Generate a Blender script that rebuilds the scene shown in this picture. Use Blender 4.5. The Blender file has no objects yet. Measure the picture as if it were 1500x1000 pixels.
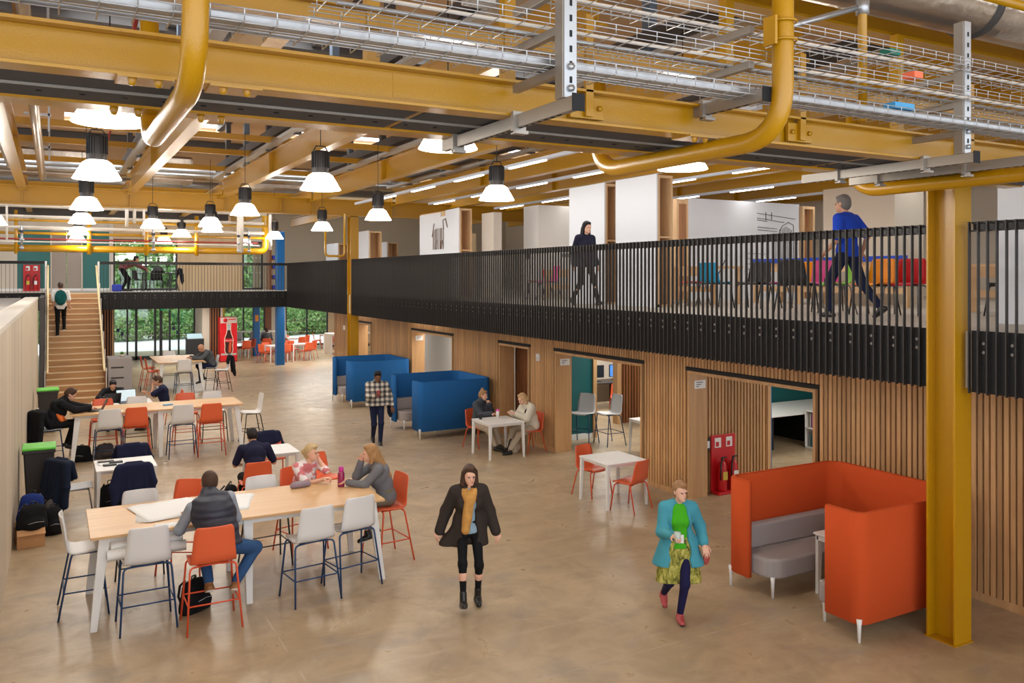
import bpy, math, random
import numpy as np
from mathutils import Vector, Matrix, Quaternion
random.seed(7); rng = np.random.default_rng(3)
S = bpy.context.scene
COL = S.collection
PI = math.pi
EYE = 3.75

# ------------------------------------------------------------------ materials
def lin(c):
    return tuple(((v/255)/12.92 if v/255 <= .04045 else ((v/255+.055)/1.055)**2.4) for v in c)
MATS = {}
def mat(name, col, rough=.5, metal=0., bump=0., bscale=50., var=0., vscale=4., spec=.5, emit=None, estr=0., coat=0.):
    if name in MATS: return MATS[name]
    m = bpy.data.materials.new(name); m.use_nodes = True
    nt = m.node_tree; N = nt.nodes; L = nt.links
    b = N['Principled BSDF']; c = lin(col) + (1,)
    b.inputs['Base Color'].default_value = c
    b.inputs['Roughness'].default_value = rough; b.inputs['Metallic'].default_value = metal
    b.inputs['Specular IOR Level'].default_value = spec
    if coat: b.inputs['Coat Weight'].default_value = coat; b.inputs['Coat Roughness'].default_value = .15
    if emit:
        b.inputs['Emission Color'].default_value = lin(emit) + (1,); b.inputs['Emission Strength'].default_value = estr
    tc = N.new('ShaderNodeTexCoord')
    if var:
        n = N.new('ShaderNodeTexNoise'); n.inputs['Scale'].default_value = vscale; n.inputs['Detail'].default_value = 4
        r = N.new('ShaderNodeMapRange'); r.inputs['To Min'].default_value = 1-var; r.inputs['To Max'].default_value = 1+var
        h = N.new('ShaderNodeHueSaturation'); h.inputs['Color'].default_value = c
        L.new(tc.outputs['Object'], n.inputs['Vector']); L.new(n.outputs['Fac'], r.inputs['Value'])
        L.new(r.outputs['Result'], h.inputs['Value']); L.new(h.outputs['Color'], b.inputs['Base Color'])
    if bump:
        n2 = N.new('ShaderNodeTexNoise'); n2.inputs['Scale'].default_value = bscale; n2.inputs['Detail'].default_value = 3
        bp = N.new('ShaderNodeBump'); bp.inputs['Strength'].default_value = bump; bp.inputs['Distance'].default_value = .01
        L.new(tc.outputs['Object'], n2.inputs['Vector']); L.new(n2.outputs['Fac'], bp.inputs['Height']); L.new(bp.outputs['Normal'], b.inputs['Normal'])
    MATS[name] = m; return m
def nodes(name, col=(200,200,200), rough=.5):
    m = mat(name, col, rough); nt = m.node_tree
    return m, nt.nodes, nt.links, nt.nodes['Principled BSDF'], [n for n in nt.nodes if n.type == 'TEX_COORD'][0]
def mixc(N, L, fac, a, b):
    x = N.new('ShaderNodeMix'); x.data_type = 'RGBA'
    for i, v in ((6, a), (7, b)):
        if isinstance(v, tuple): x.inputs[i].default_value = lin(v) + (1,)
        else: L.new(v, x.inputs[i])
    if isinstance(fac, float): x.inputs[0].default_value = fac
    else: L.new(fac, x.inputs[0])
    return x.outputs[2]
def ramp(N, L, v, *st):
    r = N.new('ShaderNodeValToRGB'); L.new(v, r.inputs[0]); e = r.color_ramp.elements
    while len(e) < len(st): e.new(.5)
    for i, (p, c) in enumerate(st):
        e[i].position = p; e[i].color = (lin(c) + (1,)) if isinstance(c, tuple) else (c, c, c, 1)
    return r.outputs[0]
def noise(N, L, vec, scale, detail=4, rough=.5, dist=0.):
    n = N.new('ShaderNodeTexNoise'); n.inputs['Scale'].default_value = scale; n.inputs['Detail'].default_value = detail
    n.inputs['Roughness'].default_value = rough; n.inputs['Distortion'].default_value = dist
    if vec is not None: L.new(vec, n.inputs['Vector'])
    return n.outputs['Fac']
def mapping(N, L, vec, sc=(1,1,1), rot=(0,0,0)):
    p = N.new('ShaderNodeMapping'); p.inputs['Scale'].default_value = sc; p.inputs['Rotation'].default_value = rot
    L.new(vec, p.inputs['Vector']); return p.outputs[0]
def bumpn(N, L, b, h, s=.2, d=.01):
    bp = N.new('ShaderNodeBump'); bp.inputs['Strength'].default_value = s; bp.inputs['Distance'].default_value = d
    L.new(h, bp.inputs['Height']); L.new(bp.outputs[0], b.inputs['Normal'])
def mathn(N, L, op, a, b=None):
    n = N.new('ShaderNodeMath'); n.operation = op
    for i, v in enumerate((a, b)):
        if v is None: continue
        if isinstance(v, (int, float)): n.inputs[i].default_value = v
        else: L.new(v, n.inputs[i])
    return n.outputs[0]

# polished concrete floor with stains, cracks and chips
m_floor, N, L, B, T = nodes('polished_concrete', (170,145,115))
o = T.outputs['Object']
n1 = noise(N, L, o, .35, 6, .6); n2 = noise(N, L, o, 2.2, 6, .65, .6); n3 = noise(N, L, mapping(N, L, o, (.5,3,1), (0,0,.5)), 1.3, 5, .6)
c1 = ramp(N, L, n1, (.30,(156,135,105)), (.5,(178,156,124)), (.72,(194,172,140)))
c2 = mixc(N, L, ramp(N, L, n2, (.38,0.), (.68,.9)), c1, (154,132,104))
c3 = mixc(N, L, ramp(N, L, n3, (.55,0.), (.8,.5)), c2, (200,182,156))
n4 = noise(N, L, mapping(N, L, o, (1,1.6,1), (0,0,.3)), 1.0, 4, .6, .2)
c4 = mixc(N, L, ramp(N, L, n4, (.55,0.), (.70,.45)), c3, (138,132,126))
sx_ = N.new('ShaderNodeSeparateXYZ'); L.new(o, sx_.inputs[0])
def joint(i, per, off):
    f_ = mathn(N, L, 'FRACT', mathn(N, L, 'ADD', mathn(N, L, 'DIVIDE', sx_.outputs[i], per), off)); return mathn(N, L, 'LESS_THAN', mathn(N, L, 'ABSOLUTE', mathn(N, L, 'SUBTRACT', f_, .5)), .0016)
jn = mathn(N, L, 'MAXIMUM', joint(0, 6.1, .16), joint(1, 6.1, .40))
crk = mathn(N, L, 'MULTIPLY', jn, ramp(N, L, noise(N, L, o, 3., 4), (.42,0.), (.6,.5)))
c5 = mixc(N, L, crk, c4, (196,186,172))
n5 = noise(N, L, o, 5, 5, .75, .3); c6 = mixc(N, L, ramp(N, L, n5, (.66,0.), (.72,.5)), c5, (214,206,194))
L.new(c6, B.inputs['Base Color'])
L.new(ramp(N, L, n2, (.3,.26), (.7,.40)), B.inputs['Roughness'])
bumpn(N, L, B, noise(N, L, o, 1.5, 2, .5), .008, .01)

def woodmat(name, light, dark, axis, scale=1., rough=.5, rnd=.0):
    m, N, L, B, T = nodes(name, light, rough)
    sc = [14*scale]*3; sc['XYZ'.index(axis)] = .9*scale
    ns = noise(N, L, mapping(N, L, T.outputs['Object'], tuple(sc)), 1.0, 5, .6, .8)
    c = ramp(N, L, ns, (.3,dark), (.7,light))
    if rnd:
        g = N.new('ShaderNodeNewGeometry')
        h = N.new('ShaderNodeHueSaturation'); L.new(c, h.inputs['Color'])
        mr = N.new('ShaderNodeMapRange'); mr.inputs['To Min'].default_value = 1-rnd; mr.inputs['To Max'].default_value = 1+rnd*.6
        L.new(g.outputs['Random Per Island'], mr.inputs['Value']); L.new(mr.outputs[0], h.inputs['Value']); c = h.outputs[0]
    L.new(c, B.inputs['Base Color']); bumpn(N, L, B, ns, .06, .005)
    return m
m_batten = woodmat('oak_batten', (210,164,112), (182,134,86), 'Z', 1, .5, .22)
m_oakv = woodmat('oak_panel', (204,160,110), (182,136,90), 'Z', .5, .45)
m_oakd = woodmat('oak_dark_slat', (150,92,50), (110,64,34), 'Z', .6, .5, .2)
m_top = woodmat('oak_tabletop', (216,176,126), (200,156,106), 'X', .5, .38)
m_topy = woodmat('oak_tabletop_long', (216,176,126), (200,156,106), 'Y', .5, .38)
m_stair = woodmat('stair_timber', (196,150,98), (162,118,74), 'X', .5, .45)
m_nose = mat('stair_nosing', (226,200,158), .45)
m_hand = mat('pale_handrail_timber', (236,212,160), .4)
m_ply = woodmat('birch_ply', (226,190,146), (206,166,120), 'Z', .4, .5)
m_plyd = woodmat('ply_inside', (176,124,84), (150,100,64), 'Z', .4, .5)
m_pale = woodmat('pale_ash_wall', (214,186,146), (198,168,128), 'Z', .3, .5)
m_lwall = woodmat('limewashed_board', (206,192,170), (188,172,150), 'Z', .12, .55)
m_yel = mat('yellow_gloss_paint', (178,129,0), .3, bump=.18, bscale=120, var=.05, vscale=2, coat=.15)
m_yeld = mat('yellow_satin_paint', (176,126,4), .42, var=.06, vscale=2)
m_galv = mat('galvanised_steel', (176,178,180), .35, .75, var=.12, vscale=9)
m_wire = mat('zinc_wire', (190,192,194), .35, .8)
m_strut = mat('slotted_channel_steel', (158,150,140), .4, .6, var=.06, vscale=6)
m_slot = mat('slot_shadow', (20,20,22), .8)
m_deck = mat('perforated_deck', (62,62,64), .7, .0, var=.25, vscale=5)
m_roof = mat('roof_board', (196,160,120), .8, var=.05, vscale=.6)
m_foil = mat('foil_lagging', (190,176,160), .28, .85, bump=.9, bscale=9, var=.15, vscale=5)
m_bgrey = mat('blue_grey_steel', (96,110,126), .5)
m_dgrey = mat('dark_steel', (66,62,60), .55)
m_whtp = mat('white_pipe', (214,204,190), .5)
m_redp = mat('red_pipe', (150,40,34), .45)
m_black = mat('black_steel_fin', (40,34,30), .5)
m_blk2 = mat('black_fascia_sheet', (14,12,12), .65)
m_bolt = mat('dark_bolt', (104,98,92), .35, .5)
m_white = mat('white_laminate', (232,230,226), .4)
m_wpow = mat('white_powder_coat', (226,224,220), .4)
m_shw = mat('white_polyprop', (224,222,220), .38)
m_sho = mat('orange_polyprop', (224,98,56), .38)
m_lego = mat('orange_tube', (222,84,46), .4)
m_legb = mat('navy_blue_tube', (26,62,104), .4)
m_legk = mat('black_tube', (34,38,46), .4)
m_legc = mat('grey_tube', (130,128,128), .35, .6)
m_bfab = mat('blue_wool_felt', (34,92,150), .92, bump=.25, bscale=500, var=.06, vscale=60, spec=.2)
m_ofab = mat('orange_wool_felt', (196,78,34), .92, bump=.25, bscale=500, var=.05, vscale=60, spec=.2)
m_gfab = mat('grey_wool_cushion', (160,152,150), .95, bump=.25, bscale=500, var=.06, vscale=80, spec=.2)
m_blackp = mat('black_plastic', (26,26,28), .45)
m_screen = mat('dark_screen', (30,34,40), .2)
m_paper = mat('white_paper', (238,238,236), .75)
m_green = mat('green_lid', (96,196,62), .45)
m_bin = mat('dark_bin_plastic', (44,38,36), .5)
m_teal = mat('teal_paint', (10,86,86), .55)
m_tealu = mat('teal_paint_light', (54,112,108), .6)
m_bluec = mat('blue_column_paint', (8,92,152), .4)
m_wwall = mat('white_wall', (222,218,212), .7)
m_wpan = mat('white_panel_board', (224,226,230), .6)
m_cream = mat('cream_wall', (208,196,178), .75)
m_lift = mat('lift_steel', (132,120,110), .35, .5)
m_mull = mat('black_mullion', (36,34,36), .45)
m_red = mat('signal_red', (196,18,26), .4)
m_mezf = mat('mezzanine_floor', (190,182,168), .5, var=.06, vscale=2)
m_cap = mat('pale_coping', (214,206,194), .6, var=.05, vscale=2)
m_froof = mat('flat_roof_grey', (158,152,146), .7, var=.06, vscale=1)
m_grav = mat('pale_paving', (236,236,232), .9, var=.08, vscale=1.5)
m_lamp = mat('lit_lamp_shade', (250,248,244), .5, emit=(255,250,240), estr=6)
m_lamph = mat('ribbed_lamp_housing', (58,52,48), .4, .3)
m_tube = mat('lit_tube', (250,250,250), .5, emit=(250,250,255), estr=7)
m_ltrough = mat('light_trough', (200,204,214), .4)
m_glass = bpy.data.materials.new('window_glass'); m_glass.use_nodes = True
nt = m_glass.node_tree; nt.nodes.clear()
a = nt.nodes.new('ShaderNodeBsdfTransparent'); a.inputs[0].default_value = (.92,.96,.95,1)
g = nt.nodes.new('ShaderNodeBsdfGlossy'); g.inputs['Roughness'].default_value = .02
mx = nt.nodes.new('ShaderNodeMixShader'); mx.inputs[0].default_value = .07
ou = nt.nodes.new('ShaderNodeOutputMaterial')
nt.links.new(a.outputs[0], mx.inputs[1]); nt.links.new(g.outputs[0], mx.inputs[2]); nt.links.new(mx.outputs[0], ou.inputs[0])

# ------------------------------------------------------------------ mesh builder
class MB:
    def __init__(s): s.v = []; s.f = []; s.m = []; s.k = 0; s.sm = []
    def add(s, vs, fs, sm=False):
        o = len(s.v); s.v += [tuple(p) for p in vs]
        for f in fs: s.f.append(tuple(i+o for i in f)); s.m.append(s.k); s.sm.append(sm)
        return s
    def box(s, x0, x1, y0, y1, z0, z1, M=None):
        vs = [Vector((x, y, z)) for z in (z0, z1) for y in (y0, y1) for x in (x0, x1)]
        if M is not None: vs = [M @ p for p in vs]
        return s.add(vs, [(0,2,3,1),(4,5,7,6),(0,1,5,4),(2,6,7,3),(0,4,6,2),(1,3,7,5)])
    def bar(s, p0, p1, w, d, up=(0,0,1)):   # square bar from p0 to p1
        p0 = Vector(p0); p1 = Vector(p1); z = (p1-p0); l = z.length; z.normalize()
        u = Vector(up); x = u.cross(z)
        if x.length < 1e-4: x = Vector((1,0,0))
        x.normalize(); y = z.cross(x)
        M = Matrix((x, y, z)).transposed().to_4x4(); M.translation = p0
        return s.box(-w/2, w/2, -d/2, d/2, 0, l, M)
    def tube(s, pts, r, n=8, cap=True):
        pts = [Vector(p) for p in pts]; R = r if isinstance(r, (list, tuple)) else [r]*len(pts)
        rings = []; pn = None
        for i, p in enumerate(pts):
            d = (pts[min(i+1, len(pts)-1)] - pts[max(i-1, 0)]).normalized()
            if pn is None:
                a = Vector((0,0,1)) if abs(d.z) < .9 else Vector((1,0,0)); x = a.cross(d).normalized()
            else: x = (pn - d*pn.dot(d)).normalized()
            pn = x; y = d.cross(x)
            k = 1.
            if 0 < i < len(pts)-1:
                c = (pts[i]-pts[i-1]).normalized().dot(d); k = 1/max(c, .6)
            rings += [p + (x*math.cos(2*PI*j/n) + y*math.sin(2*PI*j/n))*R[i]*(k if abs(k) < 1.6 else 1.) for j in range(n)]
        fs = []
        for i in range(len(pts)-1):
            for j in range(n):
                a = i*n+j; b = i*n+(j+1) % n; fs.append((a, b, b+n, a+n))
        if cap: fs += [tuple(range(n-1, -1, -1)), tuple(range((len(pts)-1)*n, len(pts)*n))]
        return s.add(rings, fs, True)
    def lathe(s, prof, c=(0,0,0), n=24, cap=True):
        vs = [(c[0]+r*math.cos(2*PI*j/n), c[1]+r*math.sin(2*PI*j/n), c[2]+z) for r, z in prof for j in range(n)]
        fs = []
        for i in range(len(prof)-1):
            for j in range(n):
                a = i*n+j; b = i*n+(j+1) % n; fs.append((a, b, b+n, a+n))
        if cap: fs += [tuple(range(n-1, -1, -1)), tuple(range((len(prof)-1)*n, len(prof)*n))]
        return s.add(vs, fs, True)
    def prism(s, poly, z0, z1, M=None, sm=False):
        n = len(poly)
        vs = [Vector((x, y, z)) for z in (z0, z1) for x, y in poly]
        if M is not None: vs = [M @ p for p in vs]
        return s.add(vs, [tuple(range(n-1, -1, -1)), tuple(range(n, 2*n))] + [(i, (i+1) % n, (i+1) % n+n, i+n) for i in range(n)], sm)
    def grid(s, P, sm=True, flip=False):     # P[i][j] points
        h = len(P); w = len(P[0]); vs = [p for r in P for p in r]
        fs = [(i*w+j, i*w+j+1, (i+1)*w+j+1, (i+1)*w+j) for i in range(h-1) for j in range(w-1)]
        if flip: fs = [f[::-1] for f in fs]
        return s.add(vs, fs, sm)
    def build(s, name, ms, parent=None, bevel=0., seg=2, loc=None):
        me = bpy.data.meshes.new(name); me.from_pydata(s.v, [], s.f)
        me.polygons.foreach_set('material_index', s.m); me.polygons.foreach_set('use_smooth', s.sm)
        for m in (ms if isinstance(ms, (list, tuple)) else [ms]): me.materials.append(m)
        me.update()
        o = bpy.data.objects.new(name, me); COL.objects.link(o)
        if parent is not None: o.parent = parent
        if loc is not None: o.location = loc
        if bevel:
            b = o.modifiers.new('bevel', 'BEVEL'); b.width = bevel; b.segments = seg; b.limit_method = 'ANGLE'; b.angle_limit = .7
        return o
def tag(o, label=None, cat=None, group=None, kind=None):
    if label: o['label'] = label
    if cat: o['category'] = cat
    if group: o['group'] = group
    if kind: o['kind'] = kind
    return o
def thing(name, label, cat, loc=(0,0,0), rz=0., group=None):
    o = bpy.data.objects.new(name, None); COL.objects.link(o)
    o.location = loc; o.rotation_euler = (0, 0, rz); o.empty_display_size = .2
    return tag(o, label, cat, group)
def dup(r, loc, rz=0., label=None, group=None):
    c = r.copy(); COL.objects.link(c); c.location = loc; c.rotation_euler = (0, 0, rz)
    if label: c['label'] = label
    if group: c['group'] = group
    def rec(a, b):
        for ch in a.children:
            d = ch.copy(); COL.objects.link(d); d.parent = b; rec(ch, d)
    rec(r, c); return c
def box1(name, m, x0, x1, y0, y1, z0, z1, parent=None, bevel=0.):
    return MB().box(x0, x1, y0, y1, z0, z1).build(name, m, parent, bevel)
def struct(o): o['kind'] = 'structure'; return o
def arc(c, r, a0, a1, n):
    return [(c[0]+r*math.cos(a0+(a1-a0)*i/n), c[1]+r*math.sin(a0+(a1-a0)*i/n)) for i in range(n+1)]
def bend(pts, r, n=6):   # polyline with rounded corners
    P = [Vector(p) for p in pts]; out = [P[0]]
    for i in range(1, len(P)-1):
        a = (P[i-1]-P[i]).normalized(); b = (P[i+1]-P[i]).normalized()
        s = P[i]+a*r; e = P[i]+b*r
        for k in range(n+1):
            t = k/n; out.append(s*(1-t)**2 + P[i]*2*t*(1-t) + e*t*t)
    return out + [P[-1]]

# ------------------------------------------------------------------ organic surfaces (smooth union of capsules, surface nets)
def surf(prims, h, k=.03, clips=(), subs=()):
    lo = np.full(3, 9e9); hi = -lo
    for p in prims:
        if p[0] == 'c': a = np.array(p[1], float); b = np.array(p[2], float); r = max(p[3], p[4]); l = np.minimum(a, b)-r; u = np.maximum(a, b)+r
        else: a = np.array(p[1], float); r = max(p[2]); l = a-r; u = a+r
        lo = np.minimum(lo, l); hi = np.maximum(hi, u)
    lo -= 3*h; hi += 3*h
    n = np.ceil((hi-lo)/h).astype(int)+1
    V = np.full(n, 1., np.float32)
    ax = [lo[i]+h*np.arange(n[i]) for i in range(3)]
    for p in prims:
        mg = k+2.5*h
        if p[0] == 'c': a = np.array(p[1], float); b = np.array(p[2], float); r = max(p[3], p[4]); l = np.minimum(a, b)-r-mg; u = np.maximum(a, b)+r+mg
        else: a = np.array(p[1], float); r = max(p[2]); l = a-r-mg; u = a+r+mg
        i0 = np.clip(((l-lo)/h).astype(int), 0, n); i1 = np.clip(((u-lo)/h).astype(int)+2, 0, n)
        X = ax[0][i0[0]:i1[0], None, None].astype(np.float32); Y = ax[1][None, i0[1]:i1[1], None].astype(np.float32); Z = ax[2][None, None, i0[2]:i1[2]].astype(np.float32)
        if p[0] == 'c':
            d = b-a; dd = max(float(d@d), 1e-9)
            t = np.clip(((X-a[0])*d[0]+(Y-a[1])*d[1]+(Z-a[2])*d[2])/dd, 0, 1)
            D = np.sqrt((X-a[0]-t*d[0])**2+(Y-a[1]-t*d[1])**2+(Z-a[2]-t*d[2])**2)-(p[3]+(p[4]-p[3])*t)
        else:
            R = np.array(p[2], float); q = p[3] if len(p) > 3 else None
            x = X-a[0]; y = Y-a[1]; z = Z-a[2]
            if q is not None:
                M = np.array(q.to_matrix().transposed() if hasattr(q, 'to_matrix') else q)
                x, y, z = (M[0,0]*x+M[0,1]*y+M[0,2]*z, M[1,0]*x+M[1,1]*y+M[1,2]*z, M[2,0]*x+M[2,1]*y+M[2,2]*z)
            k0 = np.sqrt((x/R[0])**2+(y/R[1])**2+(z/R[2])**2); k1 = np.sqrt((x/R[0]**2)**2+(y/R[1]**2)**2+(z/R[2]**2)**2)+1e-6
            D = k0*(k0-1)/k1
        W = V[i0[0]:i1[0], i0[1]:i1[1], i0[2]:i1[2]]
        kk = p[5] if p[0] == 'c' and len(p) > 5 else k
        hh = np.maximum(kk-np.abs(W-D), 0)/kk
        W[...] = np.minimum(W, D)-hh*hh*kk*.25
    X = ax[0][:, None, None]; Y = ax[1][None, :, None]; Z = ax[2][None, None, :]
    for pt, nn in clips:
        V = np.maximum(V, ((X-pt[0])*nn[0]+(Y-pt[1])*nn[1]+(Z-pt[2])*nn[2])).astype(np.float32)
    for c, R in subs:
        k0 = np.sqrt(((X-c[0])/R[0])**2+((Y-c[1])/R[1])**2+((Z-c[2])/R[2])**2)
        V = np.maximum(V, -(k0-1)*min(R)).astype(np.float32)
    s = V < 0
    c = tuple(x-1 for x in V.shape)
    cnt = np.zeros(c, np.float32); acc = [np.zeros(c, np.float32) for _ in range(3)]
    for A in range(3):
        Bx, Cx = [i for i in range(3) if i != A]
        for ob in (0, 1):
            for oc in (0, 1):
                sl0 = [None]*3; sl1 = [None]*3
                sl0[A] = slice(0, -1); sl1[A] = slice(1, None)
                for ax_, o_ in ((Bx, ob), (Cx, oc)): sl0[ax_] = sl1[ax_] = slice(o_, V.shape[ax_]-1+o_)
                v0 = V[tuple(sl0)]; v1 = V[tuple(sl1)]
                mk = (v0 < 0) != (v1 < 0)
                t = np.where(mk, v0/np.where(mk, v0-v1, 1), 0)
                cnt += mk; acc[A] += t; acc[Bx] += mk*ob; acc[Cx] += mk*oc
    act = cnt > 0
    idx = -np.ones(c, np.int64); I = np.nonzero(act); idx[I] = np.arange(len(I[0]))
    vs = np.stack([lo[i]+h*(I[i]+acc[i][I]/cnt[I]) for i in range(3)], 1)
    fs = []
    for A in range(3):
        Bx, Cx = [i for i in range(3) if i != A]
        if A == 1: Bx, Cx = Cx, Bx
        sl0 = [slice(1, -1)]*3; sl1 = [slice(1, -1)]*3; sl0[A] = slice(0, -1); sl1[A] = slice(1, None)
        a0 = s[tuple(sl0)]; a1 = s[tuple(sl1)]
        off = [1]*3; off[A] = 0
        for mk, fl in ((a0 & ~a1, False), (~a0 & a1, True)):
            J = np.nonzero(mk); J = [J[i]+off[i] for i in range(3)]
            q = []
            for db, dc in ((1,1),(0,1),(0,0),(1,0)):
                K = [J[0].copy(), J[1].copy(), J[2].copy()]; K[Bx] -= db; K[Cx] -= dc
                q.append(idx[K[0], K[1], K[2]])
            q = np.stack(q, 1)
            if fl: q = q[:, ::-1]
            fs.append(q)
    fs = np.concatenate(fs); fs = fs[(fs >= 0).all(1)]
    return vs, fs
def npmesh(name, parts, ms, parent=None, mi=None):
    vs = np.concatenate([p[0] for p in parts]); fo = 0; F = []
    for p in parts: F.append(p[1]+fo); fo += len(p[0])
    F = np.concatenate(F)
    me = bpy.data.meshes.new(name); me.vertices.add(len(vs)); me.vertices.foreach_set('co', vs.astype(np.float32).ravel())
    me.loops.add(F.size); me.loops.foreach_set('vertex_index', F.astype(np.int32).ravel())
    me.polygons.add(len(F)); me.polygons.foreach_set('loop_start', np.arange(0, F.size, 4, dtype=np.int32))
    me.polygons.foreach_set('loop_total', np.full(len(F), 4, np.int32))
    me.polygons.foreach_set('use_smooth', np.ones(len(F), bool))
    for m in (ms if isinstance(ms, (list, tuple)) else [ms]): me.materials.append(m)
    if mi is not None: me.polygons.foreach_set('material_index', mi.astype(np.int32))
    me.update(calc_edges=True); me.validate()
    o = bpy.data.objects.new(name, me); COL.objects.link(o)
    if parent is not None: o.parent = parent
    return o
# ================================================================== CAMERA
cam = bpy.data.cameras.new('camera'); co = bpy.data.objects.new('camera', cam); COL.objects.link(co); S.camera = co
cam.sensor_width = 36; cam.lens = 1225/1500*36; cam.shift_y = -(500-406)/1500; cam.clip_start = .05; cam.clip_end = 400
co.location = (0, 0, EYE); co.rotation_euler = (PI/2, 0, -math.atan(675/1225))
TH = math.atan(675/1225)
def xat(px, Y): return Y*math.tan(TH+math.atan((px-750)/1225))
def yat(px, X): return X/math.tan(TH+math.atan((px-750)/1225))

# ================================================================== SHELL
struct(box1('floor', m_floor, -14, 24, -3, 46.2, -.2, 0))
tag(box1('paved_terrace', m_grav, -30, 45, 41.6, 62, -.25, -.03), kind='structure')
tag(box1('grass_verge', mat('grass', (70,110,48), .9, var=.25, vscale=3, bump=.5, bscale=40), -60, 90, 62, 120, -.25, .1), kind='structure')
FB, FT, RT = 2.59, 3.2, 4.31      # fascia bottom, mezzanine floor, rail top
# left volume: limewashed boards with pale coping and a flat roof
xl = lambda y: -.60+.0095*y
w = MB()
for i in range(46):
    y0 = 1+i*.584; y1 = y0+.578
    w.add([(xl(y0),y0,0),(xl(y1),y1,0),(xl(y1),y1,3.12),(xl(y0),y0,3.12),(xl(y0)-.05,y0,0),(xl(y1)-.05,y1,0),(xl(y1)-.05,y1,3.12),(xl(y0)-.05,y0,3.12)],
          [(0,1,2,3),(4,7,6,5),(0,3,7,4),(1,5,6,2),(3,2,6,7)])
m_lb, N, L, B, T = nodes('limewashed_boards', (206,192,170), .6)
g = N.new('ShaderNodeNewGeometry'); c = ramp(N, L, noise(N, L, mapping(N, L, T.outputs['Object'], (6,6,.12)), 1., 5, .6), (.3,(188,170,146)), (.7,(214,200,178)))
h = N.new('ShaderNodeHueSaturation'); mr = N.new('ShaderNodeMapRange'); mr.inputs['To Min'].default_value = .9; mr.inputs['To Max'].default_value = 1.06
L.new(g.outputs['Random Per Island'], mr.inputs[0]); L.new(mr.outputs[0], h.inputs['Value']); L.new(c, h.inputs['Color']); L.new(h.outputs[0], B.inputs['Base Color'])
struct(w.build('wall_left', m_lb))
w = MB(); w.add([(xl(1)+.01,1,3.12),(xl(27.9)+.01,27.9,3.12),(xl(27.9)-.32,27.9,3.12),(xl(1)-.32,1,3.12),(xl(1)+.01,1,3.18),(xl(27.9)+.01,27.9,3.18),(xl(27.9)-.32,27.9,3.18),(xl(1)-.32,1,3.18)],
   [(0,3,2,1),(4,5,6,7),(0,1,5,4),(1,2,6,5),(2,3,7,6),(3,0,4,7)])
struct(w.build('trim_1', m_cap))
struct(box1('trim_2', m_froof, -14, -.9, 1, 32.9, 2.95, 3.05))
# mezzanine slabs
struct(box1('mezzanine_floor', m_mezf, 8.2, 22, -3, 46, 2.62, FT))
struct(box1('landing_floor', m_mezf, -14, 8.2, 33.2, 46, 2.62, FT))
# ------------------------------------------------ slatted wall on the right with five openings
XW = 9.49; YE = 31.2
OPN = [(27.02,28.52), (20.46,23.37), (16.36,17.80), (12.23,15.25), (8.27,10.98)]
HO = 2.12
back = MB()
ys = [-3]
for a, b in sorted(OPN): ys += [a, b]
ys.append(YE)
for i in range(0, len(ys), 2): back.box(XW+.01, XW+.10, ys[i], ys[i+1], 0, 2.62)
for a, b in OPN: back.box(XW+.01, XW+.10, a, b, HO+.06, 2.62)
wr = struct(back.build('wall_right', m_blk2))
bt = MB(); y = -2.9; pitch = .0762
while y < YE:
    z0 = .09
    for a, b in OPN:
        if a-.05 < y+.05 and y < b+.03: z0 = HO+.12
    bt.box(XW-.035, XW+.01, y, y+.052, z0, 2.6); y += pitch
struct(bt.build('wall_right_battens', m_batten, wr))
sk = MB()
for i in range(0, len(ys), 2): sk.box(XW-.045, XW+.01, ys[i]+(.05 if i else 0), ys[i+1]-.05, 0, .09)
struct(sk.build('baseboard_right', m_oakv))
for i, (a, b) in enumerate(OPN):
    f = MB(); t = .045
    f.box(XW-.05, XW+.36, b-t, b, 0, HO+.05).box(XW-.05, XW+.36, a, a+t, 0, HO+.05).box(XW-.05, XW+.36, a+t, b-t, HO, HO+.05)
    f.k = 1; f.box(XW-.04, XW+.0, a-.06, b+.06, HO+.055, HO+.11)
    fr = struct(f.build('trim_%d' % (i+3), [m_oakv, m_blk2]))
sn = MB()
sg = []
for i, (X, Y, Z) in enumerate([(XW+.18, 23.37-.06, 1.93), (XW+.18, 15.25-.06, 1.93), (XW+.18, 10.98-.06, 1.93)]):
    s_ = thing('room_sign', ['small white room sign on the oak reveal of the whiteboard room', 'small white room sign on the oak reveal of the teal room opening', 'small white room sign on the oak reveal above the fire extinguishers'][i], 'sign', (X, Y, Z))
    box1('plate', m_white, -.12, .12, -.008, .012, -.07, .07, s_, .004)
    q = MB()
    for k in range(3): q.box(-.09, -.09+.04*(3.6-k), -.011, -.008, .03-.035*k, .042-.035*k)
    q.build('lettering', m_lamph, s_)
for i, (Y, Z) in enumerate([(15.92, 1.98), (29.9, 1.9)]):
    s_ = thing('alarm_sounder', ['small white wall box on the battens right of the slatted recess', 'small white wall box on the battens near the far yellow column'][i], 'wall box', (XW-.035, Y, Z))
    box1('case', m_white, -.05, 0, -.06, .06, -.08, .08, s_, .01); box1('lens', m_whtp, -.065, -.05, -.035, .035, -.05, .0, s_, .008)
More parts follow.
